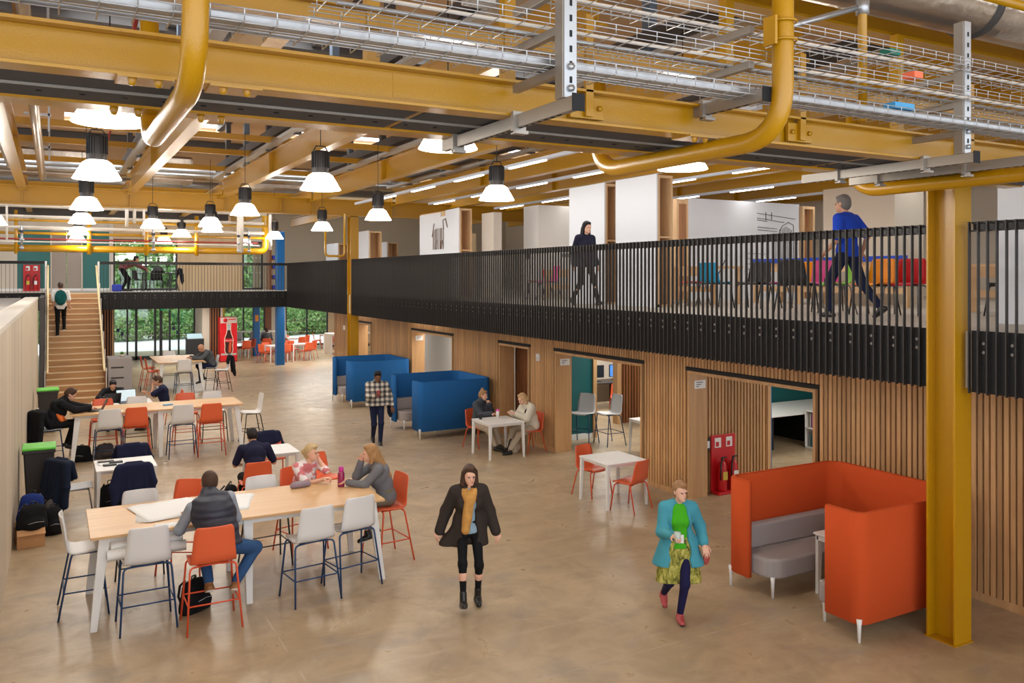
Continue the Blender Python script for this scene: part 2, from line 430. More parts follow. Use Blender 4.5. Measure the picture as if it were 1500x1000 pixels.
# ------------------------------------------------ rooms behind the openings
def wall(name, m, *a): return struct(box1(name, m, *a))
wall('wall_recess', m_blk2, 9.98, 10.05, 16.2, 17.95, 0, 2.6)
r = MB()
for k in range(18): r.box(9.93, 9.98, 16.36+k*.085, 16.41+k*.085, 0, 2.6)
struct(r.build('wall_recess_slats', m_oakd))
wall('wall_whiteboard', m_white, 11.0, 11.1, 19.5, 30.5, 0, 2.6)
wall('wall_teal_room', m_teal, 9.86, 11.1, 16.25, 16.35, .12, 2.6); wall('baseboard_teal', m_white, 9.86, 11.1, 16.22, 16.35, 0, .12)
wall('trim_8', m_oakv, 11.1, 11.2, 16.2, 16.4, 0, 2.6)
wall('wall_inner_1', m_cream, 12, 22, 21.2, 21.3, 0, 2.6)
wall('wall_inner_2', m_oakv, 12.66, 12.78, 17.4, 17.6, 0, 2.6)
r = MB()
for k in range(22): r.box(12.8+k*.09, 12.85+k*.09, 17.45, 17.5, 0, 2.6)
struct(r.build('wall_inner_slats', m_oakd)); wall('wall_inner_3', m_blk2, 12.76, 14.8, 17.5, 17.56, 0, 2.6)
wall('wall_teal_office', m_teal, 11.5, 18, 14.6, 14.7, 0, 2.6); wall('wall_office_back', m_teal, 18, 18.1, 3, 14.7, 0, 2.6)
wall('wall_office_slat_back', m_blk2, 9.85, 11.45, 11.14, 11.2, 0, 2.6)
r = MB()
for k in range(21): r.box(9.88+k*.076, 9.925+k*.076, 11.1, 11.14, 0, 2.6)
struct(r.build('wall_office_slats', m_batten)); wall('trim_9', m_oakv, 11.42, 11.5, 11.08, 11.25, 0, 2.6)
wall('trim_10', m_bluec, 11.55, 11.85, 11.4, 11.7, 0, 2.6)
# ------------------------------------------------ ground floor back: entrance doors and café glazing
YD = 41.5
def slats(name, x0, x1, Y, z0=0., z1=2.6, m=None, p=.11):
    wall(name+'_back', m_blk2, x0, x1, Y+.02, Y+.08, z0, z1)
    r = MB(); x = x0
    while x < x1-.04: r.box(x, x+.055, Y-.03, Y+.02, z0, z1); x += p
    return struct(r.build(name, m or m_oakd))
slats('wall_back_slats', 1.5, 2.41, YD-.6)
wall('wall_lobby_left', m_oakv, 2.36, 2.42, YD-.6, YD, 0, 2.6)
slats('wall_back_slats_right', 6.2, 6.66, 39.2)
wall('wall_lobby_right', m_cream, 5.9, 6.2, 39.3, YD+.2, 0, 2.6)
wall('wall_cafe_side', m_cream, 6.66, 6.76, 39.2, 46, 0, 2.6)
ed = struct(thing('door_1', None, None, (0, YD, 0)))
f = MB()
for x, wd in ((2.41,.07),(2.98,.07),(3.33,.1),(4.13,.09),(4.36,.12),(4.76,.08),(5.15,.07)): f.box(x, x+wd, -.05, .05, 0, 2.6)
f.box(2.41, 5.9, -.05, .05, .0, .16).box(2.41, 5.9, -.05, .05, 2.5, 2.62).box(5.84, 5.9, -.05, .05, 0, 2.6)
struct(f.build('door_frame', m_mull, ed)); struct(box1('door_glass', m_glass, 2.45, 5.85, -.01, .01, .16, 2.5, ed))
d = MB()
for k in range(30): d.box(2.5+k*.11, 2.545+k*.11, -.02, -.012, 1.50, 1.53); d.box(2.5+k*.11, 2.545+k*.11, -.02, -.012, 1.08, 1.11)
struct(d.build('door_manifestation_dots', m_white, ed))
d = MB()
for x in (2.56, 4.9): d.box(x, x+.14, -.02, -.012, 1.3, 1.44).box(x+.18, x+.3, -.02, -.012, 1.12, 1.28)
struct(d.build('door_stickers', mat('navy_sticker', (24,30,90), .5), ed))
es = thing('exit_sign', 'small green running-man exit sign above the glass entrance doors', 'exit sign', (4.6, YD-.08, 2.3))
box1('plate', mat('exit_green', (16,110,70), .5, emit=(20,140,80), estr=.5), -.2, .2, -.01, .01, -.08, .08, es)
q = MB(); q.box(-.02,.0,-.014,-.01,-.05,.03).box(-.05,.04,-.014,-.01,.0,.015).box(.06,.14,-.014,-.01,-.05,.05); q.lathe([(.018,-.01),(.018,.01)], (-.01,-.015,.05), 8); q.build('pictogram', m_white, es)
YC = 46.
def glazing(name, x0, x1, Y, z0, z1, nm, thick=.07):
    t = struct(thing(name, None, None, (0, Y, 0)))
    f = MB(); n = max(1, nm)
    for i in range(n+1):
        x = x0+(x1-x0-thick)*i/n; f.box(x, x+thick, -.05, .05, z0, z1)
    f.box(x0, x1, -.05, .05, z0, z0+.08).box(x0, x1, -.05, .05, z1-.08, z1)
    struct(f.build('window_frame', m_mull, t)); struct(box1('window_pane', m_glass, x0+.02, x1-.02, -.01, .01, z0+.05, z1-.05, t))
    d = MB(); k = 0
    while x0+.1+k*.16 < x1-.1: d.box(x0+.1+k*.16, x0+.16+k*.16, -.02, -.012, z0+1.4, z0+1.43); d.box(x0+.1+k*.16, x0+.16+k*.16, -.02, -.012, z0+.75, z0+.78); k += 1
    struct(d.build('window_dots', m_white, t)); return t
glazing('window_1', 6.76, xat(388, YC), YC, 0, 2.6, 3)
wall('wall_cafe_1', m_oakd, xat(388, YC), xat(397, YC), YC-.1, YC+.1, 0, 2.6); wall('wall_cafe_2', m_cream, xat(397, YC), xat(418, YC), YC-.1, YC+.1, 0, 2.6)
glazing('window_2', xat(418, YC), xat(480, YC), YC, 0, 2.6, 2)
wall('wall_cafe_3', m_pale, xat(480, YC), 22, YC-.1, YC+.1, 0, 2.6)
# ------------------------------------------------ upper floor back wall, Y = 38.5
YU = 38.5
wall('wall_upper_cream', m_cream, -14, -1.18, YU, YU+.15, FT, 7.2)
wall('wall_upper_teal_left', m_tealu, -1.18, 0, YU, YU+.15, FT+.1, 5.64); wall('wall_upper_teal_right', m_tealu, 1.1, 2.11, YU, YU+.15, FT+.1, 5.64)
wall('wall_upper_above', m_cream, -1.18, 2.11, YU, YU+.15, 5.64, 7.2)
wall('baseboard_upper', m_white, -14, 2.11, YU-.02, YU, FT, FT+.1)
ld = struct(thing('door_2', None, None, (0, YU, FT)))
struct(box1('door_leaf', m_lift, .02, .54, -.0, .05, 0, 2.44, ld)); struct(box1('door_leaf', m_lift, .56, 1.08, -.0, .05, 0, 2.44, ld))
f = MB().box(-.03,.02,-.03,.08,0,2.44).box(1.08,1.13,-.03,.08,0,2.44).box(-.03,1.13,-.03,.08,2.4,2.46); struct(f.build('door_frame', m_cream, ld))
wall('wall_upper_post', m_cap, 2.11, 2.26, YU-.05, YU+.15, FT, 7.2)
glazing('window_3', 2.26, 4.76, YU+.05, FT, 5.35, 2); wall('wall_upper_head', m_pale, 2.26, 4.76, YU, YU+.15, 5.35, 7.2)
wall('wall_upper_ash', m_pale, 4.76, 7.47, YU, YU+.15, FT, 7.2)
glazing('window_4', 7.47, 8.37, YU+.05, FT, 5.35, 1); wall('wall_upper_head_right', m_cream, 7.47, 8.37, YU, YU+.15, 5.35, 7.2)
wall('wall_upper_right', mat('far_back_wall', (196,184,164), .8), 8.37, 22, YU+2, YU+2.15, FT, 7.2)
wall('wall_far_right', m_cream, 21.9, 22, -3, 41, FT, 8)
# roof deck with rooflights
rf = MB(); XS = [-14,-4.9,-3.5,-2.3,-.9,.3,1.7,2.9,4.3,5.5,6.9,8.1,9.6,10.8,12.2,13.5,14.9,16.2,17.6,22]
YS = [(-3,13.4,0),(13.4,14.6,1),(14.6,24.4,0),(24.4,26.2,1),(26.2,33.5,0),(33.5,35.2,1),(35.2,46.5,0)]
for y0, y1, op in YS:
    if not op: rf.box(-14, 22, y0, y1, 8.0, 8.2)
    else:
        for i in range(0, len(XS)-1, 2): rf.box(XS[i], XS[i+1], y0, y1, 8.0, 8.2)
struct(rf.build('ceiling', m_roof))
# ================================================================== STAIRS
st = thing('staircase', 'wide straight timber staircase with pale nosings climbing to the upper landing', 'staircase', (0,0,0))
n = 19; rise = FT/n; run = 5.0/n; xs0 = lambda y: -.17; 
tr = MB()
for i in range(n):
    y0 = 28+i*run; tr.box(-.14, 1.44, y0, 33.2, i*rise, (i+1)*rise-.03)
tr.build('treads', m_stair, st)
nz = MB()
for i in range(n): y0 = 28+i*run; nz.box(-.14, 1.44, y0-.02, y0+run*.30, (i+1)*rise-.03, (i+1)*rise)
nz.build('nosings', m_nose, st)
tr = MB()
for i in range(n): y0 = 28+i*run; tr.box(-.14, 1.44, y0+run*.30, y0+run, (i+1)*rise-.03, (i+1)*rise)
tr.build('tread_boards', m_stair, st)
for s_, nm in ((-.19, 'stringer'), (1.44, 'stringer')):
    q = MB(); q.prism([(27.85,0),(28.2,0),(33.2,3.0),(33.2,3.42),(27.85,.3)], s_, s_+.05, Matrix(((0,0,1,0),(1,0,0,0),(0,1,0,0),(0,0,0,1)))); q.build(nm, m_dgrey if s_ < 0 else m_oakd, st)
for s_ in (-.1, 1.40):
    q = MB(); q.tube(bend([(s_,27.7,.98),(s_,28.0,.98),(s_,33.0,4.15),(s_,33.45,4.15)], .15), .032, 8); q.build('handrail', m_hand, st)
    for i in range(0, n+1, 3):
        q = MB(); q.tube([(s_+(.06 if s_>0 else -.06),28+i*run,i*rise),(s_+(.06 if s_>0 else -.06),28+i*run,i*rise+1.02),(s_,28+i*run,i*rise+1.0)], .012, 6)
        q.build('balustrade_post', m_white, st)
for s_ in (-.16, 1.47):
    q = MB(); q.box(s_-.03, s_+.03, 33.05, 33.1, FT, RT); q.build('newel_post', m_white, st)
# dark side infill between the boarded volume and the stairs
struct(box1('trim_11', m_dgrey, -.31, -.2, 28, 33.1, 0, 3.15))
# ================================================================== BALUSTRADES WITH FINS
XF = 8.15
def balustrade(name, label, group, axis, fixed, a, b, pitch, z0, nmax, inner, fz0=FB):
    t = thing(name, label, 'railing', (0,0,0), 0, group)
    def bx(mb, u0, u1, d0, d1, z0_, z1_):
        if axis == 'Y': mb.box(fixed+d0, fixed+d1, u0, u1, z0_, z1_)
        else: mb.box(u0, u1, fixed+d0, fixed+d1, z0_, z1_)
    q = MB(); bx(q, a, b, .0, .05, RT-.10, RT-.085); bx(q, a, b, .01, .045, RT-.02, RT); bx(q, a, b, .04, .05, RT-.10, RT); q.build('top_rail', m_black, t, 0)
    q = MB(); bx(q, a, b, .01, .05, fz0, FT+.01); q.build('fascia_sheet', m_blk2, t)
    n = int((b-a)/pitch); rest = MB(); fins = None
    for i in range(n+1):
        u = a+i*pitch
        if i < nmax:
            if fins is None:
                f = MB(); bx(f, 0, .011, -.038, 0, fz0-.01, RT)
                if axis == 'X': f = MB(); f.box(0, .011, fixed-.038, fixed, fz0-.01, RT)
                fins = f.build('fin', m_black, t); fins.location = (0,u,0) if axis == 'Y' else (u,0,0)
            else:
                c = fins.copy(); COL.objects.link(c); c.parent = t; c.location = (0,u,0) if axis == 'Y' else (u,0,0)
        else: bx(rest, u, u+.011, -.038, 0, fz0-.01, RT)
    if rest.v: tag(rest.build('fins_beyond', m_black, t), kind='stuff')
    bo = MB(); k = 0
    for i in range(1, n, 3):
        u = a+i*pitch+pitch*.45
        for z in (FT-.11, FT-.2):
            if axis == 'Y': bo.add([(fixed-.026, u+.018*math.cos(j*PI/3), z+.018*math.sin(j*PI/3)) for j in range(6)]+[(fixed+.01, u+.018*math.cos(j*PI/3), z+.018*math.sin(j*PI/3)) for j in range(6)], [tuple(range(6))]+[(j,j+6,(j+1)%6+6,(j+1)%6) for j in range(6)])
            else: bo.add([(u+.02*math.cos(j*PI/3), fixed-.026, z+.02*math.sin(j*PI/3)) for j in range(6)]+[(u+.02*math.cos(j*PI/3), fixed+.01, z+.02*math.sin(j*PI/3)) for j in range(6)], [tuple(range(6))[::-1]]+[(j,(j+1)%6,(j+1)%6+6,j+6) for j in range(6)])
    tag(bo.build('fixing_bolts', m_bolt, t), kind='stuff')
    return t
balustrade('balustrade', 'black finned steel balustrade along the mezzanine edge between the two yellow columns', 'black finned balustrades', 'Y', XF, 5.62, 25.08, .0945, FB, 100, 0)
balustrade('balustrade', 'black finned balustrade on the mezzanine right of the near yellow column', 'black finned balustrades', 'Y', XF, 1.2, 5.17, .0945, FB, 100, 0)
balustrade('balustrade', 'black finned balustrade on the mezzanine beyond the far yellow column', 'black finned balustrades', 'Y', XF, 25.55, 33.1, .0945, FB, 100, 0)
balustrade('balustrade', 'black finned balustrade across the back landing right of the stairs', 'black finned balustrades', 'X', 33.1, 1.52, 8.15, .11, FB, 100, 0)
balustrade('balustrade', 'black finned balustrade left of the stair head in front of the teal wall', 'black finned balustrades', 'X', 33.1, -4.0, -.2, .12, 2.9, 100, 0)
# mezzanine edge slab behind the fins
struct(box1('trim_12', m_blk2, 1.5, 8.2, 33.16, 33.22, FB, FT-.01))
# ================================================================== STEEL FRAME
def ibeam(mb, p0, p1, z0, z1, fl, tf=.02, tw=.014):   # horizontal I section between plan points
    (x0, y0), (x1, y1) = p0, p1
    d = Vector((x1-x0, y1-y0)); l = d.length; d.normalize(); nrm = Vector((-d.y, d.x))
    M = Matrix(((d.x, nrm.x, 0, x0), (d.y, nrm.y, 0, y0), (0,0,1,0), (0,0,0,1)))
    mb.box(0, l, -fl/2, fl/2, z0, z0+tf, M).box(0, l, -fl/2, fl/2, z1-tf, z1, M).box(0, l, -tw/2, tw/2, z0+tf, z1-tf, M); return mb
def column(label, x, y0, y1, ztop, fl=.27):
    t = thing('steel_column', label, 'column', (x, (y0+y1)/2, 0), 0, 'yellow H columns')
    h = (y1-y0)/2; q = MB()
    q.box(-fl/2, fl/2, -h, -h+.022, 0, ztop).box(-fl/2, fl/2, h-.022, h, 0, ztop).box(-.008, .008, -h+.022, h-.022, 0, ztop)
    q.build('shaft', m_yel, t, .002)
    q = MB(); q.box(-fl/2-.015, fl/2+.015, -h-.015, h+.015, 0, .012); q.build('base_plate', m_yeld, t)
    q = MB(); q.box(-fl/2, fl/2, -h, h, ztop-.02, ztop); q.build('cap_plate', m_yeld, t); return t
column('near yellow steel H column beside the orange booth', 8.165, 5.26, 5.58, 4.74)
column("far yellow steel H column behind the blue booths", 8.28, 25.2, 25.5, 5.655)
for (x, y, w_, lb) in ((8.55, 36.05, .34, 'round-cornered blue column in front of the café tables'), (8.6, 41.0, .3, 'blue column further back in the café, beside the yellow banner')):
    t = thing('blue_column', lb, 'column', (x, y, 0), 0, 'blue columns')
    box1('shaft', m_bluec, -w_/2, w_/2, -w_/2, w_/2, 0, 2.62 if y > 40 else 5.7, t, .03)
    if y > 40: box1('notice', mat('orange_notice', (214,140,40), .6), -.08, .08, -w_/2-.006, -w_/2, 1.65, 1.95, t)
    else: box1('base_trim', m_mezf, -w_/2-.02, w_/2+.02, -w_/2-.02, w_/2+.02, 0, .02, t)
# twin near beams with perforated channel between
BG = 'yellow main beams'
t = thing('twin_beam', 'deep yellow steel beam nearest the camera crossing the whole picture', 'beam', (0, 4.57, 0), 0, BG)
q = MB(); ibeam(q, (-6,0), (9.35,0), 4.74, 4.965, .16, .018); q.build('beam', m_yel, t, .002)
for x in (.35, .47, .78, .9, 3.95, 4.05, 4.5, 8.8, 9.0, 9.25):
    q = MB(); q.lathe([(.0,-.045),(.013,-.042),(.02,-.03),(.022,-.01),(.022,0)], (x,-.05,4.74), 8); q.build('bolt', m_yel, t)
for x in (.41, .84, 4.0): q = MB(); q.box(x-.13, x+.13, -.1, .1, 4.728, 4.742); q.build('splice_plate', m_yel, t)
q = MB(); q.box(9.2, 9.34, -.13, .13, 4.7, 5.0); q.build('end_plate', m_yel, t)
t = thing('twin_beam', 'yellow steel beam just behind the nearest one, over the column', 'beam', (0, 5.44, 0), 0, BG)
q = MB(); ibeam(q, (-6,0), (9.35,0), 4.74, 4.965, .2, .018); q.build('beam', m_yel, t, .002)
for x in (.32, .45, .8, .92, 4.3, 4.42, 7.8, 7.95):
    q = MB(); q.lathe([(.0,-.045),(.013,-.042),(.02,-.03),(.022,-.01),(.022,0)], (x,-.05,4.74), 8); q.build('bolt', m_yel, t)
t = thing('deck_channel', 'dark perforated steel channel running between the twin yellow beams', 'channel', (0, 4.98, 0))
q = MB()
for a, b in ((-6,1.95),(2.0,6.0),(6.1,9.3)): q.box(a, b, -.31, .34, 4.752, 4.76)
q.build('sheet', m_deck, t)
h = MB(); x = -3
while x < 9: h.lathe([(.016,0),(.016,.004)], (x, .17, 4.748), 8); x += .21
tag(h.build('punched_holes', m_slot, t), kind='stuff')
q = MB(); q.box(-6, 9.3, -.02, -.008, 4.738, 4.752); q.build('seam_strip', m_strut, t)
# back main beam
t = thing('main_beam', 'deep yellow beam spanning the hall in front of the back landing', 'beam', (0, 25.3, 0), 0, BG)
q = MB(); ibeam(q, (-14,0), (20,0), 5.655, 6.155, .26, .03); q.build('beam', m_yel, t)
for x in (-.65,1.9,4.4,6.0,6.95,9.5): q = MB(); q.box(x-.01, x+.01, -.13, .0, 5.69, 6.12); q.build('stiffener', m_yel, t)
# upper girder above the twin beams with hangers
t = thing('upper_girder', 'deep yellow girder high above the cable baskets', 'beam', (0, 5.6, 0), 0, BG)
q = MB(); ibeam(q, (-6,0), (22,0), 6.15, 6.75, .3, .03); q.build('beam', m_yel, t)
q = MB(); ibeam(q, (.5,-.2), (12,-.2), 5.42, 5.55, .12, .015); q.build('lower_chord', m_yel, t)
for x in (1.9, 2.95, 5.1, 7.35, 9.9):
    q = MB(); q.box(x-.045, x+.045, -.22, -.13, 4.96, 6.15); q.build('hanger', m_yel, t)
    q = MB(); q.box(x-.17, x+.17, -1.04, -1.02, 4.79, 4.93) if x in (1.9,) else q.box(x-.12, x+.12, -.25, -.1, 4.965, 4.98); q.build('hanger_plate', m_yel, t)
for i, x in enumerate((3.05, 5.0, 7.1)):
    t = thing('post_plate', 'small bolted yellow plate on the near beam web, %s' % ['left of the first slotted bracket', 'right of the vertical pipe', 'left of the second slotted bracket'][i], 'plate', (x, 4.55, 4.85), 0, 'bolted plates on the near beam')
    q = MB(); q.box(-.13, .13, -.03, 0, -.07, .07); q.build('plate', m_yel, t, .003)
    q = MB(); q.box(-.03, .03, -.06, -.03, -.06, .6); q.build('stub_post', m_yel, t, .003)
    for a in (-.09, .09): q = MB(); q.tube([(a,-.05,0),(a,-.028,0)], .018, 6); q.build('bolt', m_yel, t)
# secondary beams along the hall
LB = ['far left, crossing the corner of the picture', 'over the stairs lamp row', 'meeting the main beam above the second lamp row', 'above the middle of the hall', 'just left of the mezzanine edge',
      'first over the mezzanine', 'second over the mezzanine', 'third over the mezzanine', 'fourth over the mezzanine', 'fifth over the mezzanine']
for i, x in enumerate((-.65, 1.9, 4.3, 6.9, 9.5, 11.6, 13.7, 15.8, 18., 20.)):
    t = thing('roof_beam', 'yellow roof beam running lengthwise, '+LB[i], 'beam', (x, 0, 0), 0, 'lengthwise yellow roof beams')
    q = MB(); ibeam(q, (0,6.2), (0,24.85 if i < 5 else 33), 6.02, 6.5 if i < 5 else 6.6, .2, .02); q.build('beam', m_yel, t)
    if i < 5:
        q = MB(); ibeam(q, (0,25.1), (0,38), 6.02, 6.4, .18, .02); q.build('rear_span', m_yel, t)
        q = MB(); q.box(-.32, -.14, 6.2, 24.8, 6.52, 6.53).box(-.32, -.31, 6.2, 24.8, 6.53, 6.58); q.build('cable_tray', m_galv, t)
    for y in (12.6, 18.7): q = MB(); q.box(-.1, .1, y, y+.02, 6.04, 6.48); q.build('stiffener', m_yel, t)
# purlins across
for i, y in enumerate((9.2, 12.2, 15.2, 17.6, 19.8, 22.9, 28., 31., 34.5)):
    q = MB(); q.box(-6, 9.5 if y < 25 else 8.3, -.04, .04, 0, .12); o = q.build('purlin', m_yeld, None, 0, loc=(0, y, 6.54 if y < 25 else 6.42))
    tag(o, 'slim yellow purlin crossing between the roof beams, %s from the camera' % ['nearest','second','third','fourth','fifth','sixth','seventh','eighth','ninth'][i], 'purlin', 'slim yellow purlins')
# clerestory posts and rails over the beams
for i, x in enumerate((1.75, 4.15, 6.75, 9.35)):
    t = thing('rooflight_frame', 'blue-grey rooflight frame standing on the %s lengthwise beam' % ['second','third','fourth','fifth'][i], 'frame', (x, 0, 6.5), 0, 'rooflight frames')
    for y in (8.5, 11.0, 13.6, 16.0, 18.4, 20.8, 23.2):
        q = MB(); q.box(-.06, .06, y, y+.16, 0, 1.5); q.build('post', m_bgrey if int(y*2) % 2 else m_dgrey, t)
    q = MB(); q.box(-.1, .1, 6.5, 24.6, .2, .4); q.build('sill', m_dgrey, t)
    q = MB(); q.box(-.08, .08, 6.5, 24.6, 1.35, 1.5); q.build('head', m_dgrey, t)
for y, z, lb in ((27.6, 7.72, 'dark steel cross beam under the roof behind the back main beam'), (14.9, 7.8, 'dark steel cross beam under the roof in the middle bay')):
    q = MB(); q.box(-8, 12, -.12, .12, 0, .26); tag(q.build('dark_beam', m_dgrey, None, 0, loc=(0,y,z)), lb, 'beam', 'dark roof cross beams')
# U shaped pipes
def upipe(label, x, yn, yf, z, r=.068):
    t = thing('bent_pipe', label, 'pipe', (x, 0, 0), 0, 'yellow U shaped pipes under the near beams')
    q = MB(); q.tube(bend([(0,yn,7.6),(0,yn,z),(0,yf,z),(0,yf,5.6)], .34, 10), r, 20); q.build('pipe', m_yel, t)
    return t
t = upipe('thick yellow bent pipe hanging at the upper left of the picture', .55, 3.85, 5.8, 4.60, .057)
t = upipe('thick yellow bent pipe dropping in front of the baskets right of centre', 4.1, 3.85, 5.92, 4.65)
for z in (5.16, 5.28):
    q = MB(); q.tube([(.085*math.cos(a), 3.85+.085*math.sin(a), z+.1) for a in [i*PI/8 for i in range(17)]], .008, 6); q.build('pipe_clip', m_yel, t)
q = MB(); q.box(-.12, -.1, 3.8, 3.9, 5.22, 5.4); q.build('clip_bracket', m_yel, t)
t = upipe('thick yellow bent pipe crossing in front of the near column head', 7.42, 2.2, 6.0, 4.65, .068)
# slotted brackets
def bracket(label, x, yn, yf, ztop, tiers, dropz=4.66):
    t = thing('slotted_bracket', label, 'bracket', (x, 0, 0), 0, 'slotted channel tray brackets')
    q = MB(); q.box(-.022, .022, yn, yf, dropz, dropz+.08); q.build('arm', m_strut, t, .002)
    q = MB(); q.box(.012, .032, yn-.004, yn+.004, dropz, dropz+.08); 
    q = MB(); q.box(-.03, .05, yn-.006, yn, dropz-.005, dropz+.09); q.build('end_cap', m_slot, t)
    sl = MB(); y = yn+.15
    while y < yf-.1: sl.box(-.008, .008, y, y+.045, dropz-.002, dropz); y += .075
    tag(sl.build('arm_slots', m_slot, t), kind='stuff')
    if ztop:
        q = MB(); q.box(-.04, .04, yn+.08, yn+.16, dropz+.08, ztop); q.build('post', m_strut, t, .003)
        q = MB(); q.box(-.035, .045, yn+.068, yn+.08, dropz+.08, ztop); q.build('slotted_face', m_galv, t)
        sl = MB(); z = dropz+.16
        while z < ztop-.05:
            sl.box(.0, .014, yn+.064, yn+.068, z, z+.035); z += .085
        tag(sl.build('post_slots', m_slot, t), kind='stuff')
        for zz in (dropz+.13, dropz+.25):
            q = MB(); q.tube([(.005,yn+.05,zz),(.005,yn+.068,zz)], .02, 6); q.build('bolt', m_galv, t)
    for z in tiers:
        q = MB(); q.box(-.022, .022, yn+.12, yn+.68, z-.05, z); q.build('tier_arm', m_strut, t, .002)
    for y in (4.57, 5.44):
        if yn < y < yf: q = MB(); q.box(-.045, .045, y-.13, y-.1, dropz-.03, dropz+.1).box(-.045, .045, y-.16, y-.1, dropz-.04, dropz-.02); q.build('beam_clamp', m_strut, t)
    return t
TZ = [4.93, 5.16, 5.39]
bracket('grey slotted bracket right of centre with an upright post past the top of the picture', 2.5, 3.81, 5.55, 6.3, TZ)
bracket('grey slotted bracket at the right with an upright post ending below the ducts', 6.4, 4.02, 5.75, 5.79, TZ)
bracket('grey slotted bar with no post, at the right edge above the column', 6.95, 3.4, 5.65, None, [])
bracket('short grey slotted bracket behind the vertical yellow pipe', 4.0, 3.9, 4.6, None, TZ[1:], 4.88)
# wire cable baskets in three tiers
def basket(label, z, y0, y1, x0, x1, h=.06, pitch=.15, group='wire cable baskets'):
    t = thing('cable_basket', label, 'cable basket', (0,0,z), 0, group); r = .0034
    lg = MB(); w_ = y1-y0
    for u in [i*.1 for i in range(int(w_/.1)+1)]: lg.tube([(x0,y0+u,0),(x1,y0+u,0)], r, 5)
    for yy in (y0, y1):
        for zz in (h*.55, h): lg.tube([(x0,yy,zz),(x1,yy,zz)], r, 5)
    lg.build('long_wires', m_wire, t)
    cr = MB(); x = x0+.03
    while x < x1: cr.tube([(x,y0,h),(x,y0,0),(x,y1,0),(x,y1,h)], r, 5, False); x += pitch
    tag(cr.build('cross_wires', m_wire, t), kind='stuff'); return t
BP = .15
basket('lowest wire cable basket carrying the wide trunking, above the near beam', TZ[0], 3.97, 4.27, -1.5, 11, .06)
basket('middle wire cable basket of the front stack', TZ[1], 3.97, 4.37, 1.2, 11, .06)
basket('top wire cable basket of the front stack', TZ[2], 3.97, 4.37, 2.2, 11, .06)
basket('narrow wire basket beside the middle tier', TZ[1]-.02, 4.42, 4.6, 1.2, 11, .05)
basket('rear wire basket high behind the hangers', 5.75, 6.3, 6.7, .5, 12, .06, .12)
q = MB(); q.box(-1.5, 11, 4.02, 4.13, 4.937, 4.985); tag(q.build('cable_trunking', m_galv, None, .004), 'wide silver trunking lying in the lowest wire basket', 'trunking', 'conduits in the baskets')
for i, (y, z, r, m) in enumerate(((4.19,4.955,.018,m_galv),(4.1,5.18,.012,m_whtp),(4.25,5.18,.014,m_galv),(4.2,5.41,.014,m_whtp))):
    q = MB(); q.tube([(-1.5 if i == 0 else 1.3,y,z),(3,y+.01,z),(6,y-.01,z),(11,y,z)], r, 8)
    tag(q.build('conduit', m), ['round silver conduit beside the trunking in the lowest basket','thin white conduit in the middle basket','silver conduit in the middle basket','white conduit in the top basket'][i], 'conduit', 'conduits in the baskets')
for i, (x, y, z, m, w_) in enumerate(((5.4,4.0,4.99,(60,150,200),.22),(5.62,4.0,5.24,(240,110,70),.1),(5.75,4.3,5.5,(0,110,90),.12))):
    tag(box1('cable_marker', mat('marker_%d' % i, m, .5), x, x+w_, y, y+.1, z, z+.045), '%s marker band on the %s basket' % (['pale blue','orange','green'][i], ['lowest','middle','top'][i]), 'marker', None)
t = thing('junction_box', 'grey junction box with white cable hanging over the middle basket', 'junction box', (2.05, 4.1, 5.3))
box1('case', m_strut, -.08, .08, -.06, .06, -.06, .06, t, .008)
q = MB(); q.tube([(0,-.02,.06),(.02,-.05,.2),(.3,-.06,.02),(.55,-.05,.04),(.7,-.02,.3)], .008, 6); q.build('cable', m_whtp, t)
# ducts and services top right
t = thing('spiral_duct', 'large silver lagged duct at the top right corner', 'duct', (0,0,0), 0, 'silver ducts')
q = MB(); q.tube([(4.6,4.9,6.37),(9,4.9,6.37),(13,4.9,6.37)], .3, 24); q.build('duct', m_foil, t)
q = MB(); q.tube([(7.2,4.62,6.33),(7.2,4.9,6.9),(7.2,4.9,7.6)], .2, 20); q.build('branch', m_foil, t)
q = MB(); q.tube([(7.7,4.9,6.37),(7.78,4.9,6.37)], .325, 24); q.build('collar', m_dgrey, t)
t = thing('handrail_pipe', 'yellow pipe rail with posts under the silver duct at top right', 'pipe', (0,0,0))
q = MB(); q.tube([(6.6,4.3,6.15),(11,4.3,6.15)], .04, 10); q.build('rail', m_yel, t)
for x in (5.55, 8.15): q = MB(); q.tube([(x,4.4 if x < 6 else 4.3,4.97),(x,4.4 if x < 6 else 4.3,6.9 if x < 6 else 6.15)], .035, 10); q.build('post', m_yel, t)
q = MB(); q.tube([(4.6,4.6,5.55),(5.5,4.42,5.85)], .022, 8); q.build('brace', m_galv, t)
q = MB(); q.tube([(5.55,4.4,5.8),(5.55,4.4,5.92)], .05, 10); q.build('clamp', m_galv, t)
# foil lagged duct walls behind the back beam
for i, (x0, x1, y, z0, z1) in enumerate(((-2.6,1.4,28.4,6.75,7.6),(2.3,4.0,28.4,6.75,7.6),(4.9,8.0,28.6,6.7,7.5))):
    tag(box1('lagged_duct', m_foil, x0, x1, y, y+.7, z0, z1, None, .08), 'foil-lagged rectangular duct under the roof, %s' % ['left of the stairs lamp row','above the entrance doors','above the back landing'][i], 'duct', 'silver ducts')
for i, (y, z, r) in enumerate(((26.6,6.92,.09),(27.2,6.86,.12),(26.2,6.75,.05),(30,6.85,.14))):
    q = MB(); q.tube([(-8,y,z),(12,y,z)], r, 12); tag(q.build('service_pipe', m_galv if i != 1 else m_foil), 'long silver service pipe behind the back main beam, %s' % ['upper','thick lagged','thin lower','rearmost'][i], 'pipe', 'silver service pipes')
t = thing('lengthwise_pipe', 'silver lagged pipe running beside the leftmost roof beam', 'pipe', (0,0,0), 0, 'silver service pipes')
